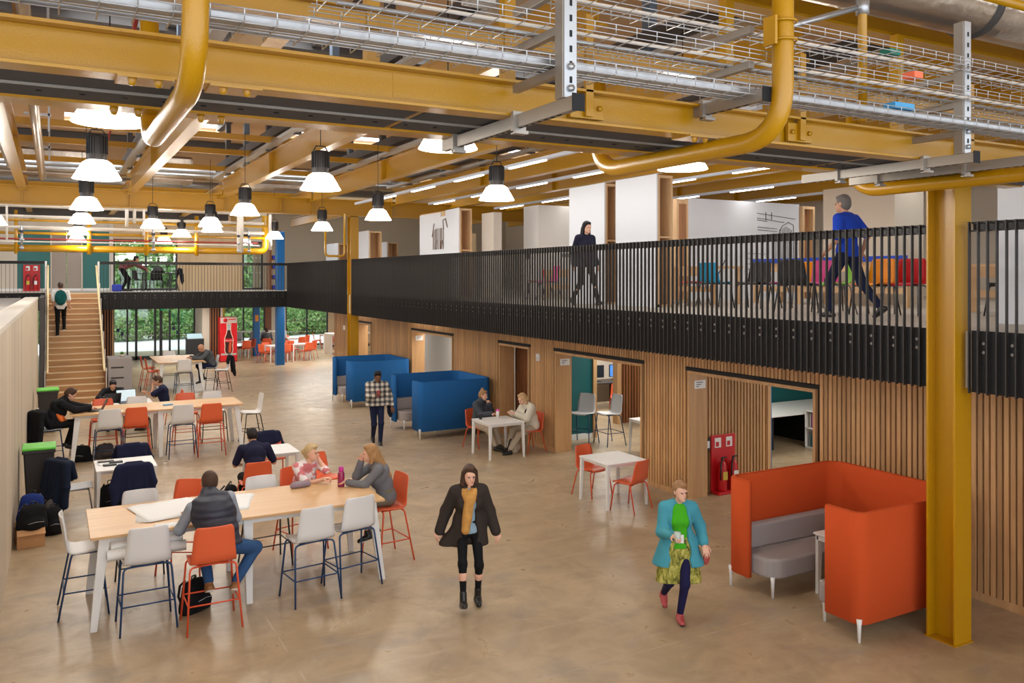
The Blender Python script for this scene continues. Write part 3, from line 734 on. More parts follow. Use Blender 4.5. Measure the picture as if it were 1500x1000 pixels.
q = MB(); q.tube([(-.25,9,6.35),(-.2,25,6.35)], .08, 12); q.build('pipe', m_foil, t)
for y in (12,16,20): q = MB(); q.box(-.4, .0, y, y+.05, 6.45, 6.49).box(-.05,-.02,y,y+.04,6.2,7.4); q.build('hanger', m_galv, t)
for i, (x, y, z, z2) in enumerate(((1.1,10.8,7.96,6.6),(1.35,21,7.96,6.7))):
    q = MB(); q.tube([(x,y,z),(x-.2,y+2.0,z2)], .03, 8); tag(q.build('sprinkler_pipe', m_redp), 'thin red sprinkler pipe sloping from the roof, %s' % ['nearer','farther'][i], 'pipe', 'red sprinkler pipes')
# pipe frame under the back beam
PF = 'pipes slung under the back main beam'
def hp(label, m, z, r, x0, x1, y=26.6, name='hanging_pipe'):
    q = MB(); q.tube([(x0,y,z),(x1,y,z)], r, 10); return tag(q.build(name, m), label, 'pipe', PF)
t = thing('bent_pipe', 'long thick yellow pipe loop slung below the back main beam', 'pipe', (0,26.9,0), 0, PF)
q = MB(); q.tube(bend([(-6,0,4.56),(5.92,0,4.56),(5.92,0,5.7)], .2), .1, 14); q.build('pipe', m_yel, t)
for i, x in enumerate((-.85,.95,2.45,3.85)): q = MB(); q.tube([(x,-.16,4.4),(x,-.16,5.6)], .06 if i else .045, 10); q.build('drop_pipe', m_yel, t)
hp('uppermost white pipe right under the back main beam', m_whtp, 5.72, .05, -6, 5.9); hp('second white pipe below the back main beam', m_whtp, 5.42, .04, -6, 5.8, 26.5)
hp('thin yellow pipe just below the second white pipe', m_yel, 5.33, .035, -6, 5.9, 26.7); hp('third white pipe crossing above the stairs', m_whtp, 5.12, .045, -6, 5.8, 26.5)
hp('thin yellow pipe halfway down the pipe frame', m_yel, 4.98, .04, -6, 5.9, 26.8); hp('thin red pipe just above the thick yellow loop', m_redp, 4.80, .025, -6, 5.6, 26.4)
hp('thin white pipe just above the thick yellow loop', m_whtp, 4.72, .02, -6, 5.6, 26.3)
for i, (x, m, z0, z1, r) in enumerate(((-1.05,m_whtp,4.75,5.7,.03),(1.9,m_whtp,5.2,5.7,.05),(2.1,m_whtp,5.3,5.7,.045),(2.35,m_whtp,4.95,5.7,.035),(5.05,m_whtp,4.5,5.7,.1),(5.95,m_whtp,4.6,5.7,.05))):
    q = MB(); q.tube([(x,26.35,z0),(x,26.35,z1)], r, 10); tag(q.build('drop_pipe', m), 'white vertical drop pipe below the back beam, %s' % ['far left','left of the window pair','second of the window pair','thin one over the upper window','thick one right of the lamps','beside the blue column'][i], 'pipe', PF)
for i, x in enumerate((-.7,2.6,5.0,5.3)):
    t = thing('pipe_valve', 'silver valve cluster on the drop pipes, %s' % ['left, above the boarded wall','over the leaning man','first right of the lamps','second right of the lamps'][i], 'valve', (x, 26.3, 0), 0, 'valves under the back beam')
    q = MB(); q.tube([(0,0,4.5),(0,0,5.15)], .03, 8); q.build('stem', m_galv, t)
    for z in (4.55,4.78,5.0): q = MB(); q.lathe([(.03,-.04),(.06,-.02),(.06,.02),(.03,.04)], (0,0,z), 10); q.build('valve_body', m_dgrey if z > 4.9 else m_galv, t)
for i, (x0, y0, x1, zb) in enumerate(((7.3,22.6,7.9,4.4),)):
    t = thing('bent_pipe', 'thin yellow U loop hanging just left of the far column', 'pipe', (0,y0,0), 0, PF)
    q = MB(); q.tube(bend([(x0,2.4,5.7),(x0,2.4,zb),(x1,2.4,zb),(x1,2.4,5.7)], .12), .035, 8); q.build('pipe', m_yel, t)
struct(box1('trim_13', m_dgrey, -8, 6, 33.6, 34.1, 5.95, 6.5))
# ================================================================== LIGHTS
def pendant():
    t = thing('pendant_lamp', '', 'pendant lamp', (0,0,0), 0, 'white bell pendant lamps')
    q = MB(); q.lathe([(.276,0),(.27,.012),(.165,.195),(.12,.225),(.0,.23)], (0,0,0), 32, False)
    q.add([(.272*math.cos(2*PI*j/32), .272*math.sin(2*PI*j/32), .004) for j in range(32)], [tuple(range(31,-1,-1))]); q.build('lamp_shade', m_lamp, t)
    q = MB(); q.lathe([(.105,.2),(.11,.22),(.113,.50),(.105,.53),(.0,.535)], (0,0,0), 28, False); hs = q.build('housing', m_lamph, t)
    q = MB()
    for j in range(20):
        a = 2*PI*j/20; M = Matrix.Rotation(a, 4, 'Z'); q.box(.108, .122, -.004, .004, .3, .52, M)
    q.build('cooling_rib', m_blackp, hs)
    q = MB(); q.tube([(-.1,0,.53),(-.06,0,.6),(.06,0,.6),(.1,0,.53)], .008, 6); q.build('hanging_bracket', m_blackp, t)
    q = MB(); q.tube([(0,0,.6),(0,0,1.6)], .006, 6); q.build('cable', m_blackp, t)
    return t
LX = [(.40,7.21,'largest, hidden behind the near beam at upper left'),(.49,11.39,'large, in front of the left end of the back beam'),(.55,16.65,'second down the left row'),(.60,20.92,'third down the left row'),(.67,26.5,'fourth down the left row'),(.75,31.3,'farthest of the left row'),
      (3.25,7.14,'half hidden behind the slotted bracket'),(3.24,11.33,'large, left of centre hanging alone'),(3.28,16.64,'middle row, above the café entrance'),(3.31,20.86,'middle row, second largest beyond the first'),(3.4,26.57,'middle row, above the glass doors'),(3.47,31.66,'farthest of the middle row'),
      (6.15,7.23,'seen edge-on below the bent pipe right of centre'),(6.07,11.51,'large, right of centre in front of the mezzanine beams'),(5.99,16.68,'right row, just above the far column'),(6.1,21.18,'right row, third'),(6.09,26.4,'right row, in front of the blue column'),(6.35,32.2,'farthest of the right row'),
      (-1.15,22.36,'cut by the left edge of the picture'),(2.17,22.11,'small one above the stairs wall'),(3.73,23.2,'small one tucked behind the middle row')]
P0 = pendant()
pl = bpy.data.lights.new('pendant_glow', 'POINT'); pl.energy = 55; pl.shadow_soft_size = .2; pl.color = (1,.95,.87)
for i, (x, y, lb) in enumerate(LX):
    o = P0 if i == 0 else dup(P0, (x,y,4.95))
    o.location = (x,y,4.95); o['label'] = 'lit white bell pendant lamp, '+lb
    g = bpy.data.objects.new('pendant_glow', pl); COL.objects.link(g); g.location = (x,y,4.84)
def tube(label, x, y0, y1, z):
    t = thing('linear_light', label, 'strip light', (x,0,z), 0, 'linear ceiling lights')
    box1('trough', m_ltrough, -.05, .05, y0, y1, .0, .06, t); k = y0+.2; i = 0
    while k+1.4 < y1:
        box1('tube', m_tube, -.03, .03, k, k+1.4, -.02, .0, t); k += 2.6
    return t
for i, (x, y0, y1, z) in enumerate(((8.1,8,24.5,5.95),(12.6,9,24,5.95),(15.0,9,20,5.9),(10.3,9,24,6.0),(17.5,8,20,5.9))):
    tube('long white strip light under the roof above the mezzanine, %s' % ['over the balustrade','behind the tall white cabinets','over the blue workbench','over the cabinets','farthest right'][i], x, y0, y1, z)
al = bpy.data.lights.new('strip_glow', 'AREA'); al.shape = 'RECTANGLE'; al.size = .3; al.size_y = 12; al.energy = 38; al.color = (1,.98,.95)
for x, y in ((8.9,15),(12.4,15),(15.2,13),(12,5),(17.5,13)):
    g = bpy.data.objects.new('strip_glow', al); COL.objects.link(g); g.location = (x,y,5.85)
rl = bpy.data.lights.new('room_glow', 'AREA'); rl.shape = 'RECTANGLE'; rl.size = 2.5; rl.size_y = 2.5; rl.energy = 115; rl.color = (1,.97,.92)
for x, y in ((12.5,14.9),(13.5,19),(14,9.5),(10.6,22),(10.6,28),(10,36),(5,37),(12,41)):
    g = bpy.data.objects.new('room_glow', rl); COL.objects.link(g); g.location = (x,y,2.56)
sk_ = bpy.data.lights.new('rooflight_glow', 'AREA'); sk_.shape = 'RECTANGLE'; sk_.size = 14; sk_.size_y = 1.6; sk_.energy = 500; sk_.color = (.93,.97,1)
for y in (14, 25.3, 34.3):
    g = bpy.data.objects.new('rooflight_glow', sk_); COL.objects.link(g); g.location = (5,y,8.15)
W = bpy.data.worlds.new('sky'); S.world = W; W.use_nodes = True
bgn = W.node_tree.nodes['Background']; bgn.inputs[0].default_value = (.86,.92,1,1); bgn.inputs[1].default_value = 2.3
S.view_settings.view_transform = 'Standard'; S.view_settings.look = 'None'; S.view_settings.gamma = 1; S.view_settings.use_curve_mapping = False
S.view_settings.exposure = .3
# ================================================================== SEATING AND TABLES
def shell_mb(hs, bh, sc=1.):
    prof = [(.215,-.03,.18),(.212,-.008,.215),(.19,.002,.228),(.1,.0,.235),(0,-.01,.236),(-.09,-.014,.236),(-.15,.0,.236),(-.185,.035,.234),(-.203,.09,.228),(-.215,.16,.22),(-.228,.16+(bh-.16)*.35,.213),(-.24,.16+(bh-.16)*.65,.206),(-.25,bh-.035,.198),(-.254,bh-.01,.186),(-.256,bh,.165)]
    n = 9; q = MB(); T = []; Bt = []
    for i, (y, z, w_) in enumerate(prof):
        a = Vector((0, prof[min(i+1,len(prof)-1)][0]-prof[max(i-1,0)][0], prof[min(i+1,len(prof)-1)][1]-prof[max(i-1,0)][1])).normalized()
        nn = Vector((0, a.z, -a.y)); k = min(1, max(0, (i-5)/4)); r1 = []; r2 = []
        for j in range(n):
            u = -1+2*j/(n-1); c = u*u
            off = Vector((0, .03*c*k, .012*c*(1-k)))
            p = Vector((u*w_*sc, y, hs+z))+off; r1.append(p+nn*-.005); r2.append(p+nn*.007)
        T.append(r1); Bt.append(r2)
    q.grid(T, True); q.grid(Bt, True, True)
    L_ = len(prof); o = 0; m = n*L_
    ring = [j for j in range(n)]+[i*n+n-1 for i in range(1, L_)]+[(L_-1)*n+j for j in range(n-2, -1, -1)]+[i*n for i in range(L_-2, 0, -1)]
    for a, b in zip(ring, ring[1:]+ring[:1]): q.f.append((b, a, a+m, b+m)); q.m.append(0); q.sm.append(True)
    return q
def make_seat(kind, ms, ml, hs, bh, spread, r=.011, rest=None):
    t = thing(kind, '', 'stool' if hs > .6 else 'chair', (0,0,0))
    shell_mb(hs, bh).build('seat_shell', ms, t)
    for sx in (-1, 1):
        for sy in (-1, 1):
            q = MB(); yt = .16 if sy > 0 else -.14; yb = (.19+spread*.6) if sy > 0 else (-.19-spread)
            q.tube(bend([(sx*.05,yt*.75,hs-.026),(sx*.235,yt,hs-.026),(sx*(.235+spread*.6),yb,0)], .05, 6), r, 8); q.build('leg', ml, t)
    q = MB(); q.box(-.16,.16,-.12,.13,hs-.032,hs-.018); q.build('seat_frame', ml, t)
    if rest:
        f = 1-(rest/(hs-.026)); x = .235+spread*.6*f; y1 = .16+(.03+spread*.6)*f; y0 = -.14-(.05+spread)*f
        for a, b in (((-x,y1),(x,y1)),((-x,y0),(x,y0)),((-x,y0),(-x,y1)),((x,y0),(x,y1))):
            q = MB(); q.tube([(a[0],a[1],rest),(b[0],b[1],rest)], r*.75, 6); q.build('footrest_bar', ml, t)
    return t
PR = {}
def seat(kind, col, leg, loc, rz, label, group=None, z=0.):
    key = (kind, col, leg)
    ms = {'white':m_shw,'orange':m_sho,'grey':mat('grey_shell',(176,176,178),.45),'red':mat('red_shell',(222,26,40),.4),'cyan':mat('cyan_shell',(0,150,200),.4),'pink':mat('pink_shell',(232,90,160),.4),'green':mat('lime_shell',(120,200,30),.4),'amber':mat('amber_shell',(250,150,10),.4),'black':m_blackp,'tan':mat('tan_shell',(206,150,110),.5),'blue':mat('blue_shell',(20,70,190),.4)}[col]
    ml = {'blue':m_legb,'orange':m_lego,'black':m_legk,'grey':m_legc,'white':m_wpow}[leg]
    if key in PR: o = dup(PR[key], (loc[0],loc[1],z), rz)
    else:
        o = make_seat('bar_stool' if kind == 's' else 'cafe_chair', ms, ml, .70 if kind == 's' else .455, .41 if kind == 's' else .37, .075 if kind == 's' else .05, .011, .29 if kind == 's' else None)
        PR[key] = o; o.location = (loc[0],loc[1],z); o.rotation_euler = (0,0,rz)
    o['label'] = label
    if group: o['group'] = group
    elif 'group' in o: del o['group']
    return o
G1 = 'bar stools around the nearest long table'; G2 = 'bar stools around the second long table'; G3 = 'bar stools around the farthest long table'
# nearest long table
def long_table(label, x0, x1, y0, y1, z, group, mt=None, legs_x=None):
    cx = (x0+x1)/2; cy = (y0+y1)/2; hx = (x1-x0)/2; hy = (y1-y0)/2
    t = thing('long_table', label, 'table', (cx,cy,0), 0, group)
    box1('tabletop', mt or m_top, -hx, hx, -hy, hy, z-.03, z, t, .003)
    q = MB(); q.box(-hx+.12, hx-.12, -hy+.1, -hy+.14, z-.10, z-.03).box(-hx+.12, hx-.12, hy-.14, hy-.1, z-.10, z-.03).box(-hx+.12,-hx+.16,-hy+.1,hy-.1,z-.1,z-.03).box(hx-.16,hx-.12,-hy+.1,hy-.1,z-.1,z-.03); q.build('under_frame', m_wpow, t)
    for sx in ((-1, 0, 1) if hx > hy else (-1, 1)):
        for sy in (-1, 1):
            q = MB(); xt = sx*(hx-.14); yt = sy*(hy-.1); xb = sx*(hx-.03); yb = sy*(hy-.02)
            for (xa, ya, za, w_), (xc, yc, zc, w2) in [((xt,yt,z-.03,.055),(xb,yb,0,.036))]:
                A = [Vector((xa+a*w_, ya+b*.025, za)) for a in (-1,1) for b in (-1,1)]; Bq = [Vector((xc+a*w2, yc+b*.022, zc)) for a in (-1,1) for b in (-1,1)]
                q.add([A[0],A[2],A[3],A[1],Bq[0],Bq[2],Bq[3],Bq[1]], [(0,1,2,3),(7,6,5,4),(0,4,5,1),(1,5,6,2),(2,6,7,3),(3,7,4,0)])
            q.build('leg', m_wpow, t, .006)
    return t
LT = 'oak topped long tables'
long_table('nearest long oak-topped table with white legs, where the man in the gilet sits', .36, 3.63, 9.86, 11.12, 1.0, LT)
long_table('second long oak-topped table, in front of the man with the orange-lined black jacket', .33, 3.68, 18.8, 19.95, 1.0, LT)
long_table('farthest oak-topped table, where the bald man in the grey jacket reads', 3.0, 4.42, 28.95, 31.6, 1.0, LT, m_topy)
HP = PI/2
seat('s','white','blue',(.33,10.62),-HP,'white bar stool with blue legs at the left end of the nearest table',G1)
seat('s','white','blue',(.90,9.84),0.02,'white bar stool with blue legs holding rolled plans, nearest table',G1)
seat('s','orange','orange',(1.52,9.52),.0,'orange bar stool the man in the quilted gilet sits on',G1)
seat('s','white','blue',(2.66,9.74),.12,'white bar stool with blue legs, left of the front right pair, nearest table',G1)
seat('s','white','blue',(3.22,9.93),.2,'white bar stool with blue legs by the front right leg of the nearest table',G1)
seat('s','orange','orange',(3.93,10.6),HP+.1,'orange bar stool at the right end of the nearest table under the long-haired woman',G1)
seat('s','white','black',(.97,11.12),PI,'white bar stool behind the rolled out plans, far side of the nearest table',G1)
seat('s','orange','orange',(1.5,11.42),PI-.5,'orange bar stool left of the gilet man\'s head, far side of the nearest table',G1)
seat('s','white','black',(2.46,11.14),PI+.08,'white bar stool in front of the navy polo man, far side of the nearest table',G1)
seat('s','orange','orange',(3.02,11.5),PI+.3,'orange bar stool under the blonde woman at the nearest table',G1)
seat('c','orange','orange',(3.95,13.6),PI+.4,'orange chair standing free behind the blonde woman','orange café chairs')
seat('s','white','blue',(1.02,18.78),.03,'white bar stool with blue legs, leftmost on the front side of the second table',G2)
seat('s','orange','orange',(1.52,18.8),0,'orange bar stool, second from left on the front side of the second table',G2)
seat('s','white','blue',(2.4,18.72),0,'white bar stool with blue legs, third from left on the front of the second table',G2)
seat('s','orange','orange',(2.95,18.62),0,'orange bar stool, rightmost on the front side of the second table',G2)
seat('s','orange','orange',(.98,20.0),PI,'orange bar stool behind the open laptop, far side of the second table',G2)
seat('s','white','black',(1.66,20.05),PI,'white bar stool below the phone man, far side of the second table',G2)
seat('s','orange','orange',(2.68,20.1),PI,'orange bar stool, third on the far side of the second table',G2)
seat('s','white','black',(3.27,20.15),PI,'white bar stool, last on the far side of the second table',G2)
seat('s','white','black',(3.98,19.45),HP,'white bar stool seen side-on at the right end of the second table',G2)
seat('s','grey','blue',(.0,19.25),-HP,'grey bar stool at the left end of the second table under the laptop man',G2)
seat('s','orange','orange',(2.85,30.6),-HP,'orange bar stool, farther one on the left side of the farthest table',G3)
seat('s','orange','orange',(2.9,29.5),-HP,'orange bar stool, nearer one on the left side of the farthest table',G3)
seat('s','white','black',(3.7,31.9),PI,'white bar stool at the far end of the farthest table before the glass doors',G3)
seat('s','white','blue',(3.75,28.75),0,'white bar stool with a black strap bag on its back, farthest table',G3)
seat('s','white','black',(4.75,29.75),HP,'white bar stool under the man in the grey jacket',G3)
seat('s','white','black',(4.95,28.8),HP,'white bar stool with a black jacket hung on its back',G3)
# small white tables
def white_table(label, x, y, s=.8, z=.74, group='small square white tables', rz=0, sy=None):
    t = thing('square_table', label, 'table', (x,y,0), rz, group); h = s/2; hy = (sy or s)/2
    box1('tabletop', m_white, -h, h, -hy, hy, z-.022, z, t, .004)
    q = MB(); q.box(-h+.05,h-.05,-hy+.04,-hy+.06,z-.07,z-.022).box(-h+.05,h-.05,hy-.06,hy-.04,z-.07,z-.022).box(-h+.04,-h+.06,-hy+.04,hy-.04,z-.07,z-.022).box(h-.06,h-.04,-hy+.04,hy-.04,z-.07,z-.022); q.build('under_frame', m_wpow, t)
    for sx in (-1,1):
        for sg_ in (-1,1):
            q = MB(); q.prism([(sx*h-sx*a, sg_*hy-sg_*b) for a, b in ((.01,.01),(.07,.01),(.07,.07),(.01,.07))][::(1 if sx*sg_ > 0 else -1)], 0, z-.022)
            for i in range(4):
                v = q.v[i]; q.v[i] = (sx*h+(v[0]-sx*h)*.62+sx*.005, sg_*hy+(v[1]-sg_*hy)*.62+sg_*.005, 0)
            q.build('leg', m_wpow, t, .005)
    return t
white_table('small white table with two orange chairs in front of the teal room opening', 8.22, 11.42, .82)
white_table('small white table between the two seated women by the blue booth', 8.26, 15.6, .84)
white_table('small white table in front of the man in the navy polo', 3.36, 14.85, .82)
white_table('small white table with papers and a navy jacket chair on either side', 1.05, 14.9, .88)
white_table('low white table covered with papers and laptops behind the second long table', 1.5, 22.2, 1.3, .74, None, 0, .9)
OC = 'orange café chairs'
seat('c','orange','orange',(8.2,12.0),PI+.25,'orange chair on the far side of the small white table by the teal room',OC)
seat('c','orange','orange',(8.22,10.93),.35,'orange chair on the near side of the small white table by the teal room',OC)
seat('c','orange','orange',(8.3,16.6),PI+.45,'orange chair under the woman in the dark padded jacket',OC)
seat('c','orange','orange',(9.08,15.65),HP,'orange chair under the person in the cream top beside the slatted wall',OC)
seat('c','orange','orange',(2.88,13.78),0,'orange chair the man in the navy polo sits on, seen from behind',OC)
seat('c','orange','orange',(3.55,15.6),PI,'orange chair with a navy jacket behind the navy polo man\'s table',OC)
seat('c','orange','orange',(1.12,14.4),0,'orange chair under the navy jacket in front of the paper-strewn white table',OC)
seat('c','orange','orange',(1.2,15.55),PI,'orange chair under the dark jacket beyond the paper-strewn white table',OC)
seat('c','grey','grey',(.36,14.85),-HP,'grey chair with dark coats over its back left of the paper-strewn table')
seat('c','tan','grey',(2.5,22.4),HP-.2,'tan chair under the navy-shirted man looking at his phone')
seat('c','orange','orange',(2.75,23.1),HP,'orange chair just behind the man looking at his phone',OC)
seat('c','grey','grey',(1.35,23.1),PI,'grey chair under the man hunched over his laptop')
# ------------------------------------------------ upholstered booths
def booth(label, x, y, m, mseat, w=1.95, dep=1.9, group=None, rz=0.):
    t = thing('booth_seat', label, 'booth', (x, y, 0), rz, group); h = w/2; th = .065; r = .24
    out = [(.0, -h+.46), (.0, -h+.14)]+arc((.14,-h+.14), .14, PI, 1.5*PI, 6)[1:]+arc((dep-r,-h+r), r, 1.5*PI, 2*PI, 8)+arc((dep-r,h-r), r, 0, PI/2, 8)+arc((.14,h-.14), .14, PI/2, PI, 6)+[(.0, h-.36)]
    q = MB(); P = [Vector((a, b)) for a, b in out]; inn = []
    for i, p in enumerate(P):
        d = (P[min(i+1,len(P)-1)]-P[max(i-1,0)]).normalized(); inn.append(p+Vector((-d.y, d.x))*th)
    n = len(P); rows = []
    for z, k in ((.18,.5),(.19,1),(1.315,1),(1.33,.5)):
        rows.append([Vector(((p.x+i_.x)/2+(p.x-i_.x)/2*k, (p.y+i_.y)/2+(p.y-i_.y)/2*k, z)) for p, i_ in zip(P, inn)]+[Vector(((p.x+i_.x)/2-(p.x-i_.x)/2*k, (p.y+i_.y)/2-(p.y-i_.y)/2*k, z)) for p, i_ in reversed(list(zip(P, inn)))])
    q.grid([rw+[rw[0]] for rw in rows], True, True)
    m_ = len(rows[0])+1
    for ro, fl in ((0, False), (3, True)):
        for i in range(n-1):
            a = ro*m_+i; b = ro*m_+i+1; c = ro*m_+2*n-2-i; d = ro*m_+2*n-1-i
            q.f.append((a,b,c,d) if fl else (d,c,b,a)); q.m.append(0); q.sm.append(False)
    q.build('screen_wall', m, t)
    q = MB(); q.box(dep-.012, dep+.002, -.004, .004, .2, 1.33); q.build('seam', m_slot, t)
    for s in (-1, 1):
        y0, y1 = (h-.66, h-.075) if s > 0 else (-h+.075, -h+.66)
        pl = [(.30,y0),(dep-.12,y0),(dep-.12,y1),(.09,y1),(.09,y0+.21)]+arc((.30,y0+.21),.21,PI,1.5*PI,6)[1:-1] if s > 0 else [(.09,y0),(dep-.12,y0),(dep-.12,y1),(.14,y1),(.09,y1-.05)]
        q = MB(); q.prism(pl, .22, .45); q.build('seat_cushion', mseat, t, .035, 3)
        q = MB(); ya, yb = (y1-.13, y1) if s > 0 else (y0, y0+.13); q.box(.09, dep-.12, ya, yb, .45, .74); q.build('backrest', mseat, t, .03, 3)
        for px_, py_ in ((.16, s*(h-.6)), (dep-.25, s*(h-.6)), (dep-.1, s*(h-.12)), (.03, s*(h-.05))):
            q = MB(); q.tube([(px_,py_,.24),(px_,py_,.17),(px_,py_,0)], [.03,.021,.014], 10); q.build('leg', m_wpow, t)
    tb = thing('booth_table', None, None, (0,0,0)); tb.name = 'table'; tb.parent = t
    box1('tabletop', m_white, .70, dep-.1, -.2, .26, .70, .725, tb, .006)
    for yy in (-.17, .22): q = MB(); q.prism([(.72,0),(.76,0),(.80,.7),(.72,.7)], 0, .04, Matrix(((1,0,0,0),(0,0,1,yy-.02),(0,1,0,0),(0,0,0,1)))); q.build('table_leg', m_wpow, tb)
    q = MB(); q.box(.72,.77,-.17,.22,.64,.7); q.build('table_rail', m_wpow, tb)
    return t
booth('orange felt high-walled booth with grey seats beside the near yellow column', 7.23, 6.72, m_ofab, m_gfab)
BB = 'blue felt booths'
booth('blue felt booth with grey seats, the nearer one behind the plaid shirt man', 7.42, 18.85, m_bfab, m_gfab, 1.95, 1.9, BB)
booth('blue felt booth, the farther one in front of the far yellow column', 7.5, 24.1, m_bfab, m_gfab, 1.9, 1.85, BB)
# ================================================================== SOFT THINGS
def softmat(name, c, b=.35, s=14): return mat(name, c, .9, bump=b, bscale=s, var=.12, vscale=6, spec=.2)
m_navyj = softmat('navy_jacket', (28,32,58)); m_blkj = softmat('black_jacket', (26,26,30)); m_bag = softmat('black_bag', (22,22,24), .5, 20); m_dkcoat = softmat('dark_blue_coat', (24,32,50))
def coat(label, loc, rz, w=.44, h=.6, m=None, group=None, cat='jacket', th=.05):
    t = thing(cat, label, cat, loc, rz, group)
    r_ = random.Random(int(w*100+h*1000+loc[1]*10)); pr = [('c',(-w*.42,0,-.015),(w*.42,.0,-.02),.035,.035),('c',(-w*.2,.02,.01),(w*.2,.02,.01),.035,.035)]
    for i in range(9):
        x = (-.44+.11*i)*w; pr.append(('c',(x*.92,-.03-th*.2,-.03),(x*1.12+r_.uniform(-.03,.03),-.05-th*r_.uniform(.2,1.1),-h*r_.uniform(.72,.97)),r_.uniform(.042,.05),r_.uniform(.034,.044)*(1+th*4)))
        pr.append(('c',(x*.9,.03,-.03),(x*.95,.06+th*r_.uniform(0,.5),-h*r_.uniform(.3,.42)),.042,.036))
    pr += [('c',(-w*.46,-.05,-.05),(-w*.62,-.07,-h*.5),.05,.045),('c',(-w*.62,-.07,-h*.5),(-w*.55,-.11,-h*1.02),.045,.034),('c',(w*.45,-.05,-.05),(w*.56,-.1,-h*.45),.05,.045),('c',(w*.56,-.1,-h*.45),(w*.42,-.13,-h*.88),.045,.034)]
    npmesh('cloth', [surf(pr, .011, .03)], m or m_navyj, t); return t
JG = 'navy jackets on the chairs of the paper-strewn table'
coat('navy jacket draped over the chair back in front of the paper-strewn white table', (1.12,14.15,.86), 0, .5, .62, m_navyj, JG)
coat('dark navy jacket over the chair beyond the paper-strewn white table', (1.22,15.8,.86), PI, .5, .55, m_navyj, JG)
coat('long dark coat hanging over the left chair back by the paper-strewn table', (.13,14.7,.92), -HP+.55, .56, .80, m_dkcoat, JG, th=.09)
coat('navy jacket on the chair behind the navy polo man\'s table', (3.55,15.86,.86), PI, .42, .5, m_navyj)
coat('black leather jacket hanging on the left stool of the second long table', (-.22,19.1,1.08), -HP+.6, .42, .66, m_blkj)
coat('black jacket hung over the stool back right of the farthest table', (5.2,28.8,1.15), HP, .42, .62, m_blkj)
def backpack(label, loc, rz, w=.3, h=.44, d=.17, m=None, tilt=0., group=None):
    t = thing('backpack', label, 'bag', loc, rz, group); t.rotation_euler = (tilt, 0, rz)
    pr = [('e',(0,0,h*.42),(w*.5,d*.5,h*.46)),('e',(0,0,h*.25),(w*.52,d*.55,h*.27)),('e',(0,-d*.5,h*.3),(w*.36,d*.3,h*.22)),('c',(-w*.3,0,h*.1),(w*.3,0,h*.1),d*.42,d*.42),('c',(-w*.25,0,h*.7),(w*.25,0,h*.7),d*.3,d*.3)]
    npmesh('bag_body', [surf(pr, .012, .04, [((0,0,0),(0,0,-1))])], m or m_bag, t)
    for s in (-1, 1): q = MB(); q.tube([(s*.07,d*.35,h*.85),(s*.09,d*.62,h*.7),(s*.1,d*.68,h*.4),(s*.09,d*.45,h*.12)], .014, 6); q.build('strap', m_blackp, t)
    q = MB(); q.tube(bend([(-.03,.02,h*.88),(-.03,.02,h*.97),(.03,.02,h*.97),(.03,.02,h*.88)], .02), .008, 6); q.build('handle', m_blackp, t)
    q = MB(); q.tube([(-w*.28,-d*.76,h*.4),(0,-d*.8,h*.44),(w*.28,-d*.76,h*.4)], .004, 5); q.build('zip', m_galv, t)
    return t
m_teb = softmat('teal_backpack', (24,86,84), .4, 18); m_blub = softmat('blue_backpack', (30,48,110))
backpack('black rucksack on the floor under the orange stool of the gilet man', (1.42,9.98,0), .6, .36, .40, .22)
backpack('black rucksack leaning by the navy polo man\'s chair', (2.48,13.92,0), .9, .3, .5, .2, None, .12)
backpack('black rucksack hanging low beside the paper-strewn table leg', (.82,14.72,.02), .2, .34, .52, .2)
backpack('grey rucksack on the floor under the second long table', (.98,19.35,0), .4, .36, .3, .26, softmat('grey_bag', (86,80,78)))
backpack('black bag on the floor beneath the second long table\'s left end', (.55,19.2,0), -.4, .34, .34, .26)
backpack('cream canvas bag on the floor between the two seated women', (8.72,15.75,0), 1.2, .3, .34, .18, softmat('cream_bag', (190,176,156)))
t = thing('cardboard_box', 'brown cardboard box against the boarded wall under a heap of bags', 'box', (-.27,13.62,0), .1)
m_card = mat('cardboard', (190,142,96), .8, var=.05)
q = MB(); q.box(-.17,.17,-.25,-.245,0,.26).box(-.17,.17,.245,.25,0,.26).box(-.17,-.165,-.25,.25,0,.26).box(.165,.17,-.25,.25,0,.26).box(-.17,.17,-.25,.25,0,.01); q.build('carton', m_card, t)
q = MB(); q.add([(-.17,-.25,.26),(.17,-.25,.26),(.17,-.34,.2),(-.17,-.34,.2)], [(0,1,2,3)]); q.build('flap', m_card, t)
BG2 = 'bags heaped by the boarded wall'
backpack('black rucksack heaped on the cardboard box, front one', (-.24,13.5,.22), .3, .36, .42, .22, None, .2, BG2)
backpack('blue and black rucksack heaped on the cardboard box, rear one', (-.26,13.82,.24), -.4, .34, .46, .22, m_blub, -.15, BG2)
backpack('small black rucksack on the floor right of the cardboard box', (.02,13.95,0), .2, .24, .46, .2, None, .1, BG2)
backpack('grey rucksack on the floor beside the nearer wheeled bin', (.02,14.6,0), .8, .26, .42, .18, softmat('grey_bag', (86,80,78)), 0, BG2)
def bin_(label, x, y, s=1.):
    t = thing('wheeled_bin', label, 'bin', (x,y,0), 0, 'green-lidded wheeled bins')
    q = MB(); q.box(-.22,.22,-.24,.24,0,1.0)
    for i in range(4): v = q.v[i]; q.v[i] = (v[0]*.78, v[1]*.8, .03)
    q.build('body', m_bin, t, .03, 3)
    box1('rim', m_bin, -.235, .235, -.255, .255, .95, 1.0, t, .01); box1('lid', m_green, -.24, .24, -.26, .27, 1.0, 1.045, t, .02)
    for sx in (-.2,.2): q = MB(); q.tube([(sx-.02,.2,.09),(sx+.02,.2,.09)], .09, 14); q.build('wheel', m_blackp, t)
